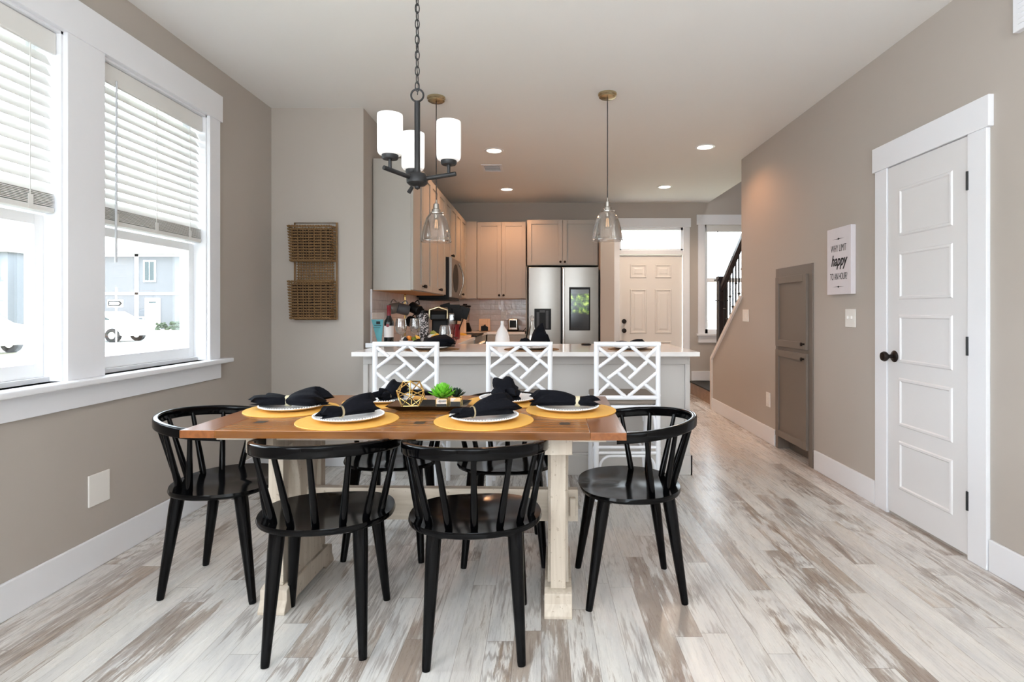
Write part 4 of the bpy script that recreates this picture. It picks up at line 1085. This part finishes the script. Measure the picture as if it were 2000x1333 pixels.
# gold icosahedron
t = bmesh.new(); bmesh.ops.create_icosphere(t, subdivisions=1, radius=.067)
bmesh.ops.rotate(t, verts=t.verts, matrix=Matrix.Rotation(R(9), 3, 'Z') @ Matrix.Rotation(R(92), 3, 'X') @ Matrix.Rotation(R(18), 3, 'Z'))
b = B(); zmin = min(v.co.z for v in t.verts)
for e in t.edges:
    p0, p1 = [v.co-Vector((0, 0, zmin-.0025)) for v in e.verts]; b.cone(p0, p1, .0024, .0024, 8)
for v in t.verts: b.sphere(v.co-Vector((0, 0, zmin-.0025)), .0032, u=8, v=6)
t.free()
tag(b.obj('geometric_ornament', 'gold', smooth=True, loc=(-.568, 2.455, .766)), 'gold wire polyhedron ornament on the left of the black tray', 'ornament')
def succulent(name, label, x, y, m, n, rad, hgt, seed, potm):
    t = thing(name, label, 'plant', (x, y, .7655))
    b = B(); b.rbox(-.023, -.023, 0, .023, .023, .046, .0015); p = b.obj('pot', potm, t)
    q = B()
    for sx in (-1, 1):
        for sy in (-1, 1): q.box(sx*.023-.0015, sy*.023-.0015, 0, sx*.023+.0015, sy*.023+.0015, .047)
        q.box(-.0245, sx*.023-.0015, .0445, .0245, sx*.023+.0015, .0475); q.box(sx*.023-.0015, -.0245, .0445, sx*.023+.0015, .0245, .0475)
        q.box(-.0245, sx*.023-.0015, 0, .0245, sx*.023+.0015, .002)
    q.obj('gold_edging', 'gold', p)
    rnd = random.Random(seed); b = B()
    for i in range(n):
        a = i*2.39996; f = (i+.5)/n; el = R(78-70*f); L_ = rad*(.55+.55*f)
        dr_ = Vector((math.cos(a)*math.cos(el), math.sin(a)*math.cos(el), math.sin(el)))
        base = Vector((0, 0, .046+hgt*(1-f)*.6)); side = dr_.cross(Vector((0, 0, 1))).normalized(); up = side.cross(dr_)
        ps = []; rs_ = [.15, .75, 1.0, .8, .12]
        prev = None
        for k, (u, w_) in enumerate(zip((0, .3, .6, .85, 1.05), rs_)):
            c_ = base+dr_*L_*u+up*(.012*u*u); W_ = rad*.18*w_
            cur = [b.bm.verts.new(c_+side*W_*math.cos(an)+up*W_*.32*math.sin(an)) for an in [j*math.pi/4 for j in range(8)]]
            if prev:
                for j in range(8): b.bm.faces.new((prev[j], prev[(j+1) % 8], cur[(j+1) % 8], cur[j]))
            prev = cur
        b.bm.faces.new(prev)
    b.obj('leaves', m, t, smooth=True)
succulent('potted_succulent', 'bright green succulent in a mirrored gold-edged cube on the tray', -.427, 2.435, 'leaf', 64, .060, .050, 2, 'mirror')
succulent('potted_succulent', 'dark green succulent in the gold-edged cube right of the bright one', -.372, 2.465, 'leafd', 30, .042, .018, 5, 'mirror')

# ================================================================== STOOLS
def make_stool(label):
    t = thing('counter_stool', label, 'stool', group='white lattice-back stools at the peninsula')
    m = 'stoolw'; hw = .193; yb2, yf2 = -.215, .215; top = .98
    def seg(b, p, q, r=.0115): b.cone(p, q, r, r, 12)
    for sx in (-1, 1):
        q = B(); q.cone((sx*hw, yb2, 0), (sx*hw, yb2, top+.014), .0155, .0155, 16)
        for z in (.12, .33, .60, .66, .93): q.cone((sx*hw, yb2, z-.005), (sx*hw, yb2, z+.005), .0172, .0172, 16)
        q.obj('leg', m, t, smooth=True)
        q = B(); q.cone((sx*hw, yf2, 0), (sx*hw, yf2, .60), .0155, .0155, 16); q.obj('leg', m, t, smooth=True)
    b = B(); seg(b, (-hw-.014, yb2, top), (hw+.014, yb2, top), .0155); seg(b, (-hw, yb2, .645), (hw, yb2, .645), .0145); b.obj('back_frame', m, t, smooth=True)
    x0, x1, z0, z1 = -hw, hw, .645, top
    def P(px, py): return ((x0+(px-585)/(1100-585)*(x1-x0)), yb2, z1-(py-140)/(590-140)*(z1-z0))
    lat = [((600, 170), (700, 245)), ((845, 155), (590, 345)), ((870, 155), (1095, 345)), ((1085, 175), (995, 260)), ((765, 225), (925, 368)), ((1010, 285), (855, 430)),
           ((850, 300), (680, 430)), ((760, 375), (925, 520)), ((590, 375), (830, 585)), ((1095, 375), (845, 585)), ((700, 465), (595, 560)), ((985, 475), (1092, 560))]
    b = B()
    for p, q in lat:
        p, q = Vector(P(*p)), Vector(P(*q)); d = (q-p).normalized(); seg(b, p, q, .0112)
        for c_ in (p+d*.02, q-d*.02): b.cone(c_-d*.003, c_+d*.003, .0128, .0128, 12)
    b.obj('lattice', m, t, smooth=True)
    b = B()
    for z in (.585,):
        for y in (yb2, yf2): seg(b, (-hw, y, z), (hw, y, z), .0135)
        for sx in (-1, 1): seg(b, (sx*hw, yb2, z), (sx*hw, yf2, z), .0135)
    b.obj('seat_frame', m, t, smooth=True)
    b = B(); b.rbox(-.205, yb2+.018, .597, .205, yf2+.02, .640, .018, 4); b.obj('seat_cushion', 'cushion', t, smooth=True)
    b = B()
    for z in (.335, .30):
        for y in (yb2, yf2): seg(b, (-hw, y, z), (hw, y, z), .010)
    for sx in (-1, 1): seg(b, (sx*hw, yb2, .335), (sx*hw, yf2, .335), .010)
    b.obj('footrest', m, t, smooth=True)
    def brace(y, ztop, drop, ext):
        for sx in (-1, 1):
            pts = [(sx*(hw-.012), y, ztop-drop)]
            for k in range(9):
                a = k*math.pi/16; rr_ = .07
                pts.append((sx*(hw-.022-rr_+rr_*math.cos(a)), y, ztop-rr_-.005+rr_*math.sin(a)))
            pts.append((0, y, ztop-.005)); b = B(); b.tube(pts, .0085, 8); b.obj('curved_brace', m, t, smooth=True)
    for y in (yb2, yf2): brace(y, .575, .16, 0); brace(y, .285, .2, 0)
    return t
s0 = make_stool('white lattice-back counter stool on the left, in front of the wine bottle')
s0.location = (-.845, 3.735, 0)
dup(s0, (-.137, 3.735, 0), 0, 'white lattice-back counter stool in the middle, in front of the white bottle')
dup(s0, (.538, 3.735, 0), 0, 'white lattice-back counter stool on the right, nearest the end of the peninsula')

# ================================================================== THINGS ON THE PENINSULA
Z = CT
def single(b, name, m, label, cat, loc, rz=0.0, group=None, smooth=True, bevel=0):
    return tag(b.obj(name, m, smooth=smooth, loc=loc, rz=rz, bevel=bevel), label, cat, group)
for i, (x, y, rr_, lb) in enumerate(((-.80, 4.12, .20, 'by the wine bottle'), (-.07, 4.12, .20, 'by the white bottle'), (.655, 4.14, .165, 'at the right end of the bar'))):
    placemat('round woven seagrass mat on the bar top '+lb, x, y, Z, rr_, 'woven', 'woven mats on the bar top', 'woven_mat')
    if i < 2 or True:
        pl = plate('white plate on the woven mat '+lb, x, y, Z+.0036, .13, 'white plates on the bar top')
npk = [(-.78, 4.11, .27, .05, .07, .030, .045, -.09, 2, 31), (-.055, 4.12, .18, .05, .06, .034, .085, -.02, 25, 33), (.655, 4.14, .20, .035, .05, .022, .028, -.01, 8, 35)]
for i, (x, y, ln, a, b_, c_, d, pc, rz, sd) in enumerate(npk):
    n = napkin_mesh(ln, a, b_, c_, d, pc, sd, .015).obj('napkin', 'napkin', smooth=True, loc=(x, y, Z+.0036+.0175), rz=R(rz))
    tag(n, 'black cloth napkin on the bar top '+['by the wine bottle', 'by the white bottle', 'at the right end of the bar'][i], 'napkin', 'black napkins on the bar top')
    ring_mesh(pc, .0165, w_=.007).obj('napkin_ring', 'ringm', n, smooth=True)
# wine bottle
wb = thing('wine_bottle', 'dark wine bottle with burgundy neck foil and cream label', 'bottle', (-1.203, 4.45, Z))
b = B(); b.lathe([(0, .002), (.034, .002), (.037, .008), (.037, .19), (.034, .205), (.022, .222), (.0155, .24), (.014, .26), (.014, .318), (0, .318)], seg=32); b.obj('bottle_body', 'wine', wb, smooth=True)
b = B(); b.lathe([(.0158, .245), (.0158, .312), (.0165, .313), (.0165, .327), (0, .328)], seg=24); b.obj('neck_foil', 'red', wb, smooth=True)
b = B(); b.lathe([(.0376, .075), (.0378, .075), (.0378, .165), (.0376, .165)], seg=40); b.obj('label', 'label', wb, smooth=True)
b = B(); b.cone((0, -.0372, .168), (0, -.0392, .168), .013, .013, 20); b.obj('crest', 'red', wb)
# teal card in holder
tc_ = thing('brochure_stand', 'teal tapered brochure in a clear stand against the wall', 'brochure', (-1.288, 4.44, Z), R(8))
b = B(); b.prism([(.0, .03), (.028, .03), (.045, .215), (-.048, .215)], 'y', -.012, -.004); b.obj('brochure', 'teal', tc_)
b = B(); b.box(-.05, -.02, 0, .05, .03, .006); b.box(-.05, .0, .006, .05, .004, .27); b.obj('clear_holder', 'cglass', tc_)
b = B(); b.box(-.03, -.0135, .15, .02, -.012, .153); b.box(-.025, -.0135, .165, .028, -.012, .17); b.box(-.01, -.0135, .178, .02, -.012, .2); b.obj('print', 'dark', tc_)
# wine glasses
def wineglass(label, x, y, k=1.0):
    b = B(); b.lathe([(0, .003), (.034, .001), (.034, .003), (.006, .008), (.0035, .02), (.0035, .09), (.01, .098), (.032, .112), (.043, .14), (.044, .165), (.037, .222), (.036, .222), (.042, .165), (.041, .14), (.03, .115), (0, .101)], seg=32)
    tag(b.obj('wine_glass', 'cglass', smooth=True, loc=(x, y, Z)), label, 'glass', 'wine glasses on the bar top')
wineglass('clear stemmed wine glass just right of the wine bottle', -1.085, 4.36)
wineglass('clear stemmed wine glass between the first glass and the coffee pods', -1.0, 4.47)
# bowl with pods
bw = B(); bw.lathe([(0, .003), (.04, .0), (.045, .004), (.068, .03), (.078, .062), (.075, .062), (.064, .032), (.04, .010), (0, .008)], seg=36)
single(bw, 'serving_bowl', 'plate', 'white bowl of coffee pods left of the black napkin', 'bowl', (-.985, 4.22, Z))
rnd = random.Random(4)
cols = ['redfruit', 'label', 'orange', 'dark', 'label', 'greenf', 'redfruit', 'dark', 'banana']
for i in range(9):
    a = i*2.4; r_ = .012+.042*(i/9)**.5; pb = B(); pb.lathe([(0, -.014), (.013, -.014), (.019, .012), (.021, .014), (0, .015)], seg=14, mtx=Matrix.Rotation(rnd.uniform(-.8, .8), 4, 'X') @ Matrix.Rotation(rnd.uniform(-.8, .8), 4, 'Y'))
    single(pb, 'coffee_pod', cols[i], 'small coffee pod heaped in the white bowl', 'coffee pod', (-.985+r_*math.cos(a), 4.22+r_*math.sin(a), Z+.062+.006*(i % 3)), group='coffee pods in the bowl')
# mug tree
mtz = thing('mug_tree', 'gold mug tree behind the wine glasses', 'mug tree', (-1.19, 4.92, Z))
b = B(); b.lathe([(0, 0), (.075, 0), (.075, .012), (0, .014)]); b.cone((0, 0, .012), (0, 0, .41), .007, .007, 10); b.sphere((0, 0, .415), .012); b.obj('pole', 'gold', mtz, smooth=True)
hooks = [(-.075, 0, .33), (.0, -.075, .33), (.075, .0, .335), (-.07, -.02, .2), (.07, -.03, .2)]
b = B()
for hx1, hy1, hz1 in hooks: b.tube([(0, 0, hz1), (hx1*.7, hy1*.7, hz1-.005), (hx1, hy1, hz1+.015)], .004, 8)
b.obj('hooks', 'gold', mtz, smooth=True)
def mug(label, x, y, z, m, tilt, rz, grp):
    b = B(); mt = Matrix.Rotation(R(rz), 4, 'Z') @ Matrix.Rotation(R(tilt), 4, 'Y')
    b.lathe([(0, -.055), (.040, -.048), (.046, -.040), (.047, .048), (.043, .048), (.042, -.040), (0, -.044)], seg=28, mtx=mt)
    o = tag(b.obj('mug', m, smooth=True, loc=(x, y, z)), label, 'mug', grp)
    q = B(); pts = [mt @ Vector((-.050-.026*math.sin(k*math.pi/8), 0, -.026+.052*k/8)) for k in range(9)]; q.tube(pts, .005, 8); q.obj('handle', m, o, smooth=True)
M['mugg'] = mat('grey_mug_glaze', (70, 72, 76), .3); M['mugc'] = mat('taupe_mug_glaze', (112, 106, 100), .3)
mug('taupe mug hanging on the left of the gold mug tree', -1.275, 4.90, Z+.305, 'mugc', 80, 40, 'mugs on the mug tree')
mug('dark grey mug hanging at the front of the gold mug tree', -1.18, 4.83, Z+.295, 'mugg', 75, 200, 'mugs on the mug tree')
mug('black mug hanging on the right of the gold mug tree', -1.085, 4.87, Z+.30, 'dark', 70, 150, 'mugs on the mug tree')
mug('black mug hanging low on the gold mug tree', -1.10, 4.84, Z+.18, 'dark', 70, 150, 'mugs on the mug tree')
# patterned canister
cn = thing('utensil_canister', 'black and white patterned canister beside the coffee maker', 'canister', (-1.03, 4.90, Z))
b = B(); b.lathe([(0, 0), (.05, 0), (.052, .01), (.052, .25), (.045, .262), (0, .265)]); 
mz, N_, L_, P_ = new_mat('zebra_pattern'); wv_ = N_.new('ShaderNodeTexNoise'); wv_.inputs['Scale'].default_value = 22; wv_.inputs['Distortion'].default_value = 3
tcx = N_.new('ShaderNodeTexCoord'); L_.new(tcx.outputs['Object'], wv_.inputs['Vector']); L_.new(ramp(N_, L_, wv_.outputs['Fac'], [(.5, (.01, .01, .012)), (.54, (.6, .58, .6))]), P_.inputs['Base Color'])
M['zebra'] = mz; b.obj('canister_body', 'zebra', cn, smooth=True)
B().lathe([(0, .262), (.047, .262), (.047, .285), (.012, .29), (.012, .30), (0, .302)]).obj('lid', 'dark', cn, smooth=True)
# coffee maker
cm = thing('coffee_maker', 'black and chrome pod coffee maker on the counter', 'coffee maker', (-.90, 4.98, Z), R(6))
b = B(); b.rbox(-.075, -.06, 0, .075, .15, .03, .008); b.rbox(-.07, .04, .02, .07, .15, .25, .012); b.obj('body', 'dark', cm)
b = B(); prof = [(-.12, .20), (-.12, .25), (-.10, .285), (-.05, .305), (.10, .315), (.15, .30), (.15, .22), (.0, .215)]
b.prism(prof, 'x', -.07, .07); b.obj('brew_head', 'dark', cm, bevel=.012)
b = B(); b.tube([(-.076, -.10, .215), (-.076, -.10, .29), (0, -.11, .315), (.076, -.10, .29), (.076, -.10, .215)], .009, 8); b.obj('chrome_handle', 'brass', cm, smooth=True)
b = B(); b.rbox(.078, .0, .02, .13, .13, .26, .012); b.obj('water_tank', 'cglass', cm)
b = B(); b.lathe([(0, .03), (.045, .03), (.045, .036), (0, .036)], (0, -.02, 0)); b.obj('drip_tray', 'nickel', cm)
# food tray & jar behind napkin
ft = thing('snack_basket', 'wire basket of wrapped snacks behind the first black napkin', 'basket', (-.80, 4.50, Z))
b = B()
for z, r_ in ((.004, .09), (.035, .10), (.07, .11)): b.tube([(r_*1.2*math.cos(k*math.pi/12), r_*.8*math.sin(k*math.pi/12), z) for k in range(24)], .002, 6, closed=True)
for k in range(16):
    a = k*math.pi/8; b.cone((.108*math.cos(a), .072*math.sin(a), .004), (.132*math.cos(a), .088*math.sin(a), .07), .0015, .0015, 6)
b.lathe([(0, .001), (.088, .001), (.088, .004), (0, .004)]); b.obj('wire_frame', 'iron', ft)
rnd = random.Random(9)
for i, m_ in enumerate(['banana', 'label', 'greenf', 'orange', 'label', 'redfruit', 'banana', 'beech', 'label', 'greenf']):
    pb = B(); pb.rbox(-.028, -.018, -.012, .028, .018, .012, .006)
    o = single(pb, 'snack_packet', m_, 'small wrapped snack packet in the wire basket', 'snack', (-.80+rnd.uniform(-.075, .075), 4.50+rnd.uniform(-.04, .04), Z+.045+.018*(i//3)), rz=rnd.uniform(0, 3), group='snack packets in the basket')
    o.rotation_euler.x = rnd.uniform(-.6, .6); o.rotation_euler.y = rnd.uniform(-.6, .6)
b = B(); b.lathe([(0, .004), (.042, .002), (.045, .008), (.046, .12), (.038, .165), (.032, .17), (.030, .168), (.043, .118), (.042, .01), (0, .008)], seg=32)
single(b, 'glass_jar', 'cglass', 'clear glass jar to the right of the snack basket', 'jar', (-.745, 4.36, Z))
# knife/utensils crock
cr = thing('utensil_crock', 'dark red crock holding black kitchen utensils', 'utensil crock', (-.86, 5.58, Z))
B().lathe([(0, 0), (.05, 0), (.056, .02), (.058, .15), (.054, .15), (.05, .02), (0, .01)]).obj('crock', 'red', cr, smooth=True)
for k, (dx, dy, L2) in enumerate(((-.05, 0, .34), (.0, .02, .33), (.06, -.02, .31), (.02, -.03, .29))):
    b = B(); p0 = Vector((dx*.3, dy, .015)); p1 = Vector((dx*1.6, dy*1.5, L2-.09)); b.cone(p0, p1, .005, .006, 8)
    mt = Matrix.Translation(p1+Vector((0, 0, .045))) @ Matrix.Rotation(R(dx*300), 4, 'Y'); b.rbox(-.05, -.005, -.06, .05, .005, .06, .004, mtx=mt)
    b.obj('utensil', 'dark', cr)
kb = thing('knife_block', 'light beech knife block with black handles by the corner', 'knife block', (-1.01, 7.15, Z), R(10))
b = B(); b.prism([(-.07, 0), (.07, 0), (.07, .24), (.0, .30), (-.07, .22)], 'x', -.055, .055); b.obj('block', 'beech', kb, bevel=.004)
for i in range(4): 
    b = B(); b.rbox(-.04+i*.025, -.075, .235, -.024+i*.025, -.035, .32, .003, mtx=Matrix.Identity(4)); b.obj('knife_handle', 'dark', kb)
bl_ = thing('blender', 'countertop blender with black base and lid in the corner', 'blender', (-1.03, 7.62, Z))
B().lathe([(0, 0), (.09, 0), (.092, .02), (.06, .11), (.055, .12), (0, .12)]).obj('base', 'dark', bl_, smooth=True)
B().lathe([(.045, .12), (.055, .14), (.078, .33), (.075, .33), (.05, .14), (.0, .125)]).obj('jar', 'cglass', bl_, smooth=True)
B().lathe([(0, .33), (.08, .33), (.08, .352), (.03, .358), (.028, .375), (0, .375)]).obj('lid', 'dark', bl_, smooth=True)
# bread & bananas tray
bt = thing('wooden_tray', 'pale wooden tray on the left counter carrying bananas and bread', 'tray', (-.92, 5.80+.0, Z))
b = B(); b.rbox(-.15, -.10, 0, .15, .10, .012, .004); b.box(-.15, -.10, .012, .15, -.093, .03); b.box(-.15, .093, .012, .15, .10, .03); b.obj('tray_body', 'beech', bt)
bt.location = (-.89, 5.86, Z)
for k in range(3):
    b = B(); b.tube([(-.09+.018*j, .03*math.sin(j*.4)-.035+k*.036, .012+.018+.003*k) for j in range(10)], [.006, .013, .016, .017, .017, .017, .016, .014, .01, .006], 10)
    single(b, 'banana', 'banana', ('nearest', 'middle', 'farthest')[k]+' of three ripe bananas on the pale wooden tray', 'banana', (-.85, 5.84, Z+.0), group='bananas on the wooden tray')
b = B(); b.sphere((0, 0, .045), .05, (1.3, .9, .66)); single(b, 'bread_loaf', 'orange', 'golden bread loaf at the left of the wooden tray', 'bread', (-.985, 5.82, Z+.0))
# napkin/letter holder
hd = thing('napkin_holder', 'pale wooden napkin holder with a black silhouette by the tile', 'napkin holder', (-.78, 7.75, Z))
b = B(); b.rbox(-.075, -.02, 0, .075, -.008, .17, .003); b.rbox(-.075, .03, 0, .075, .042, .17, .003); b.rbox(-.075, -.02, 0, .075, .042, .012, .003); b.obj('panels', 'beech', hd)
b = B(); b.prism([(-.045, .01), (.05, .01), (.05, .06), (.02, .075), (.012, .10), (0, .085), (-.02, .075), (-.045, .07)], 'y', -.0225, -.0201); b.obj('silhouette', 'dark', hd)
ts = thing('toaster', 'small chrome and black toaster on a black tray before the tile', 'toaster', (-.385, 7.78, Z+.012))
b = B(); b.rbox(-.07, -.10, .0, .07, .14, .16, .02, 4); b.obj('housing', 'nickel', ts, smooth=True)
b = B(); b.rbox(-.045, -.104, .04, .045, -.098, .14, .004); b.rbox(-.075, -.09, 0, .075, .13, .025, .004); b.obj('front_panel', 'dark', ts)
b = B(); b.rbox(-.01, -.115, .09, .01, -.103, .10, .003); b.obj('lever', 'dark', ts)
bt2 = B(); bt2.rbox(-.06, -.14, 0, .18, .16, .008, .003); bt2.tube([(.18, y_, .008) for y_ in (-.13, .15)], .006, 6); bt2.prism([(.17, .0), (.18, 0), (.212, .045), (.205, .05)], 'y', -.13, .15)
single(bt2, 'black_tray', 'dark', 'black curved tray under the toaster', 'tray', (-.42, 7.78, Z), smooth=False)
# white soap bottle
sbm = thing('soap_bottle', 'white ribbed bottle with narrow neck on the bar top', 'bottle', (-.322, 4.66, Z))
b = B(); b.lathe([(0, 0), (.055, 0), (.060, .006), (.062, .03), (.058, .07), (.045, .11), (.028, .14), (.018, .152), (.017, .165), (0, .165)]); b.obj('bottle_body', 'plate', sbm, smooth=True)
b = B(); b.lathe([(0, .160), (.014, .160), (.014, .195), (.010, .2), (0, .2)]); b.obj('cap', 'plate', sbm, smooth=True)
# crystal decanter
dc = thing('decanter', 'slim silver crystal decanter behind the middle black napkin', 'decanter', (-.072, 4.44, Z))
b = B(); b.lathe([(0, .0), (.04, .0), (.042, .03), (.036, .09), (.022, .14), (.012, .17), (.010, .20), (0, .20)], seg=12); b.obj('bottle_body', 'nickel', dc)
b = B(); b.lathe([(0, .2), (.008, .2), (.008, .21), (.017, .222), (.014, .24), (0, .25)], seg=8); b.obj('stopper', 'cglass', dc)
b = B(); b.lathe([(0, 0), (.04, 0), (.042, .012), (.036, .016), (0, .014)]); single(b, 'small_dish', 'dark', 'small black dish between the middle and right stools', 'dish', (.37, 4.62, Z))
# waste basket near left wall
wbk = thing('waste_basket', 'small black tapered basket on the floor behind the left trestle leg', 'basket', (-1.72, 4.04, 0))
b = B(); b.lathe([(0, .0), (.09, 0), (.095, .01), (.13, .16), (.135, .20), (.128, .20), (.122, .16), (.088, .015), (0, .01)]); b.obj('basket_body', 'dark', wbk, smooth=True)
b = B(); b.tube([(.132*math.cos(k*math.pi/16), .132*math.sin(k*math.pi/16), .2) for k in range(32)], .006, 8, closed=True); b.obj('rim', 'dark', wbk, smooth=True)

# ================================================================== OUTSIDE
GZ = -.3
B().box(-90, -30, GZ-.2, 60, 90, GZ).obj('ground', 'grass', kind='structure')
B().box(-60, 20, GZ, -6, 33, GZ+.01).obj('road', 'asphalt', kind='structure')
b = B(); b.box(-14, -12, GZ, -5, 26, GZ+.012); b.obj('pavement', 'asphalt', kind='structure')
hs = thing('townhouse', 'blue-grey townhouse across the street seen through the window', 'house', (-34, 45, GZ))
b = B(); b.box(-6, 0, 0, 12, 9, 6.0); b.obj('walls', 'siding', hs)
b = B(); b.prism([(-.5, 6.0), (9.5, 6.0), (4.5, 8.4)], 'x', -6.0, 12.3); b.obj('roof', 'roof', hs)
b = B(); b.box(-.9, -.06, 0, -.7, 0, 6.0) if False else b.box(1.55, -.06, 0, 1.85, 0, 6.0); b.box(-6, -.06, 2.75, 12, 0, 2.95); b.box(-6, -.06, 5.8, 12, 0, 6.0); b.box(-6, -.06, 0, -5.8, 0, 6); b.box(11.8, -.06, 0, 12, 0, 6); b.obj('corner_boards', 'white', hs)
def hwin(par, x, z, w_=.75, h_=1.5):
    f = B(); f.box(x-w_/2-.12, -.08, z-.12, x+w_/2+.12, -.01, z+h_+.12); fo = f.obj('window', 'white', par)
    g_ = B(); g_.box(x-w_/2, -.09, z, x-.03, -.075, z+h_); g_.box(x+.03, -.09, z, x+w_/2, -.075, z+h_); g_.obj('pane', 'pane', fo)
for x in (-4.3, 4.75-.4+ -.0-1.6, 7.2, 10.4): hwin(hs, x-.0 if x != 2.75 else 2.75, 3.9)
for x, w_ in ((-2.8, 1.0), (3.0, 1.0), (6.2, 1.0)):
    d = B(); d.box(x-.6, -.09, 0, x+.6, -.01, 2.5); do = d.obj('door', 'white', hs)
    q = B(); q.box(x-.3, -.10, 2.1, x+.3, -.09, 2.2); q.obj('transom', 'pane', do)
h2 = thing('townhouse', 'pale townhouse at the left, seen through the window cut by the photo edge', 'house', (-50.5, 43.5, GZ))
b = B(); b.box(-8, 0, 0, 9.3, 10, 6.0); b.obj('walls', 'siding2', h2)
b = B(); b.prism([(-.5, 6.0), (10.5, 6.0), (5, 8.4)], 'x', -8.3, 9.6); b.obj('roof', 'roof', h2)
for x in (-5, 1.6, 5.4, 8.2): hwin(h2, x, 3.9)
for x in (-3, 3.5, 7):
    d = B(); d.box(x-.6, -.09, 0, x+.6, -.01, 2.5); d.obj('door', 'white', h2)
def car(label, x, y, rz, grp):
    t = thing('car', label, 'car', (x, y, GZ), rz, grp)
    prof = [(-2.2, .35), (-2.25, .75), (-1.9, .95), (-1.15, 1.02), (-.55, 1.42), (.75, 1.45), (1.5, 1.05), (2.1, .95), (2.25, .6), (2.2, .3)]
    b = B(); b.prism(prof, 'y', -.85, .85); b.obj('body', 'carw', t, bevel=.08)
    b = B(); b.prism([(-1.0, 1.03), (-.5, 1.38), (.1, 1.40), (.1, 1.03)], 'y', -.86, .86); b.prism([(.2, 1.03), (.2, 1.40), (.72, 1.40), (1.3, 1.05)], 'y', -.86, .86); b.obj('side_window', 'pane', t)
    for wx in (-1.4, 1.4):
        for wy in (-.8, .8):
            w_ = B(); w_.cone((wx, wy-.1, .33), (wx, wy+.1, .33), .33, .33, 24); wo = w_.obj('wheel', 'tyre', t)
            q = B(); q.cone((wx, wy-.115, .33), (wx, wy+.115, .33), .16, .16, 16); q.obj('hubcap', 'nickel', wo)
car('white car parked across the street, behind the one way sign', -21.3, 27, R(0), 'cars outside')
car('white car at the photo edge outside the left window', -20.2, 19.2, R(0), 'cars outside')
sn = thing('street_sign', 'white one way arrow sign on a pole outside the window', 'sign', (-16.6, 22, GZ))
B().cone((0, 0, 0), (0, 0, 2.4), .03, .03, 8).obj('pole', 'nickel', sn)
b = B(); b.box(-.3, -.05, 1.62, .3, -.035, 1.92); pl_ = b.obj('sign_plate', 'white', sn)
b = B(); b.prism([(-.27, 1.67), (.14, 1.67), (.14, 1.64), (.28, 1.77), (.14, 1.90), (.14, 1.87), (-.27, 1.87)], 'y', -.056, -.051); b.obj('arrow', 'dark', pl_)
b = B(); b.prism([(-.22, 1.715), (.12, 1.715), (.19, 1.77), (.12, 1.825), (-.22, 1.825)], 'y', -.062, -.057); b.obj('arrow_fill', 'white', pl_)
cu = bpy.data.curves.new('lettering', 'FONT'); cu.body = 'ONE WAY'; cu.size = .11; cu.align_x = 'CENTER'; cu.align_y = 'CENTER'; cu.materials.append(M['ink'])
lo = text_mesh(cu); lo.parent = sn; lo.location = (-.03, -.064, 1.77); lo.rotation_euler = (R(90), 0, 0)
b = B(); b.rbox(-.35, -.4, 0, .35, .4, 1.1, .05); b.box(-.37, -.42, 1.1, .37, .42, 1.16)
single(b, 'wheelie_bin', 'binblue', 'blue wheelie bin in front of the townhouse', 'bin', (-33.0, 43.8, GZ), smooth=False)
ot = thing('outdoor_table', 'white folding table in front of the blue-grey house', 'table', (-31.2, 43.2, GZ))
B().box(-1.0, -.4, .95, 1.0, .4, 1.02).obj('tabletop', 'white', ot)
for sx in (-.9, .9):
    for sy in (-.3, .3): B().box(sx-.04, sy-.04, 0, sx+.04, sy+.04, .95).obj('leg', 'white', ot)
def bush(label, x, y, r, n, seed, grp, m='shrub', z0=GZ):
    rnd = random.Random(seed); b = B()
    for i in range(n):
        p = Vector((rnd.gauss(0, 1), rnd.gauss(0, 1), rnd.gauss(0, 1))).normalized()*r*rnd.uniform(.5, 1)
        p.z = abs(p.z)*1.0; q = bmesh.ops.create_icosphere(b.bm, subdivisions=1, radius=r*.2)
        bmesh.ops.transform(b.bm, matrix=Matrix.Translation(p) @ Matrix.Rotation(rnd.uniform(0, 3), 4, 'X') @ Matrix.Diagonal((1, .5, .8, 1)), verts=q['verts'])
    tag(b.obj('shrub', m, loc=(x, y, z0)), label, 'shrub', grp)
bush('green shrub by the townhouse door, left of the white table', -34.2, 43.5, .7, 40, 1, 'shrubs across the street')
bush('low green shrub right of the white table across the street', -29.2, 43.3, .6, 40, 2, 'shrubs across the street')
bush('larger green shrub by the second door across the street', -27.6, 43.2, .9, 55, 3, 'shrubs across the street')
# porch wall outside the stair window (pale neighbour house)
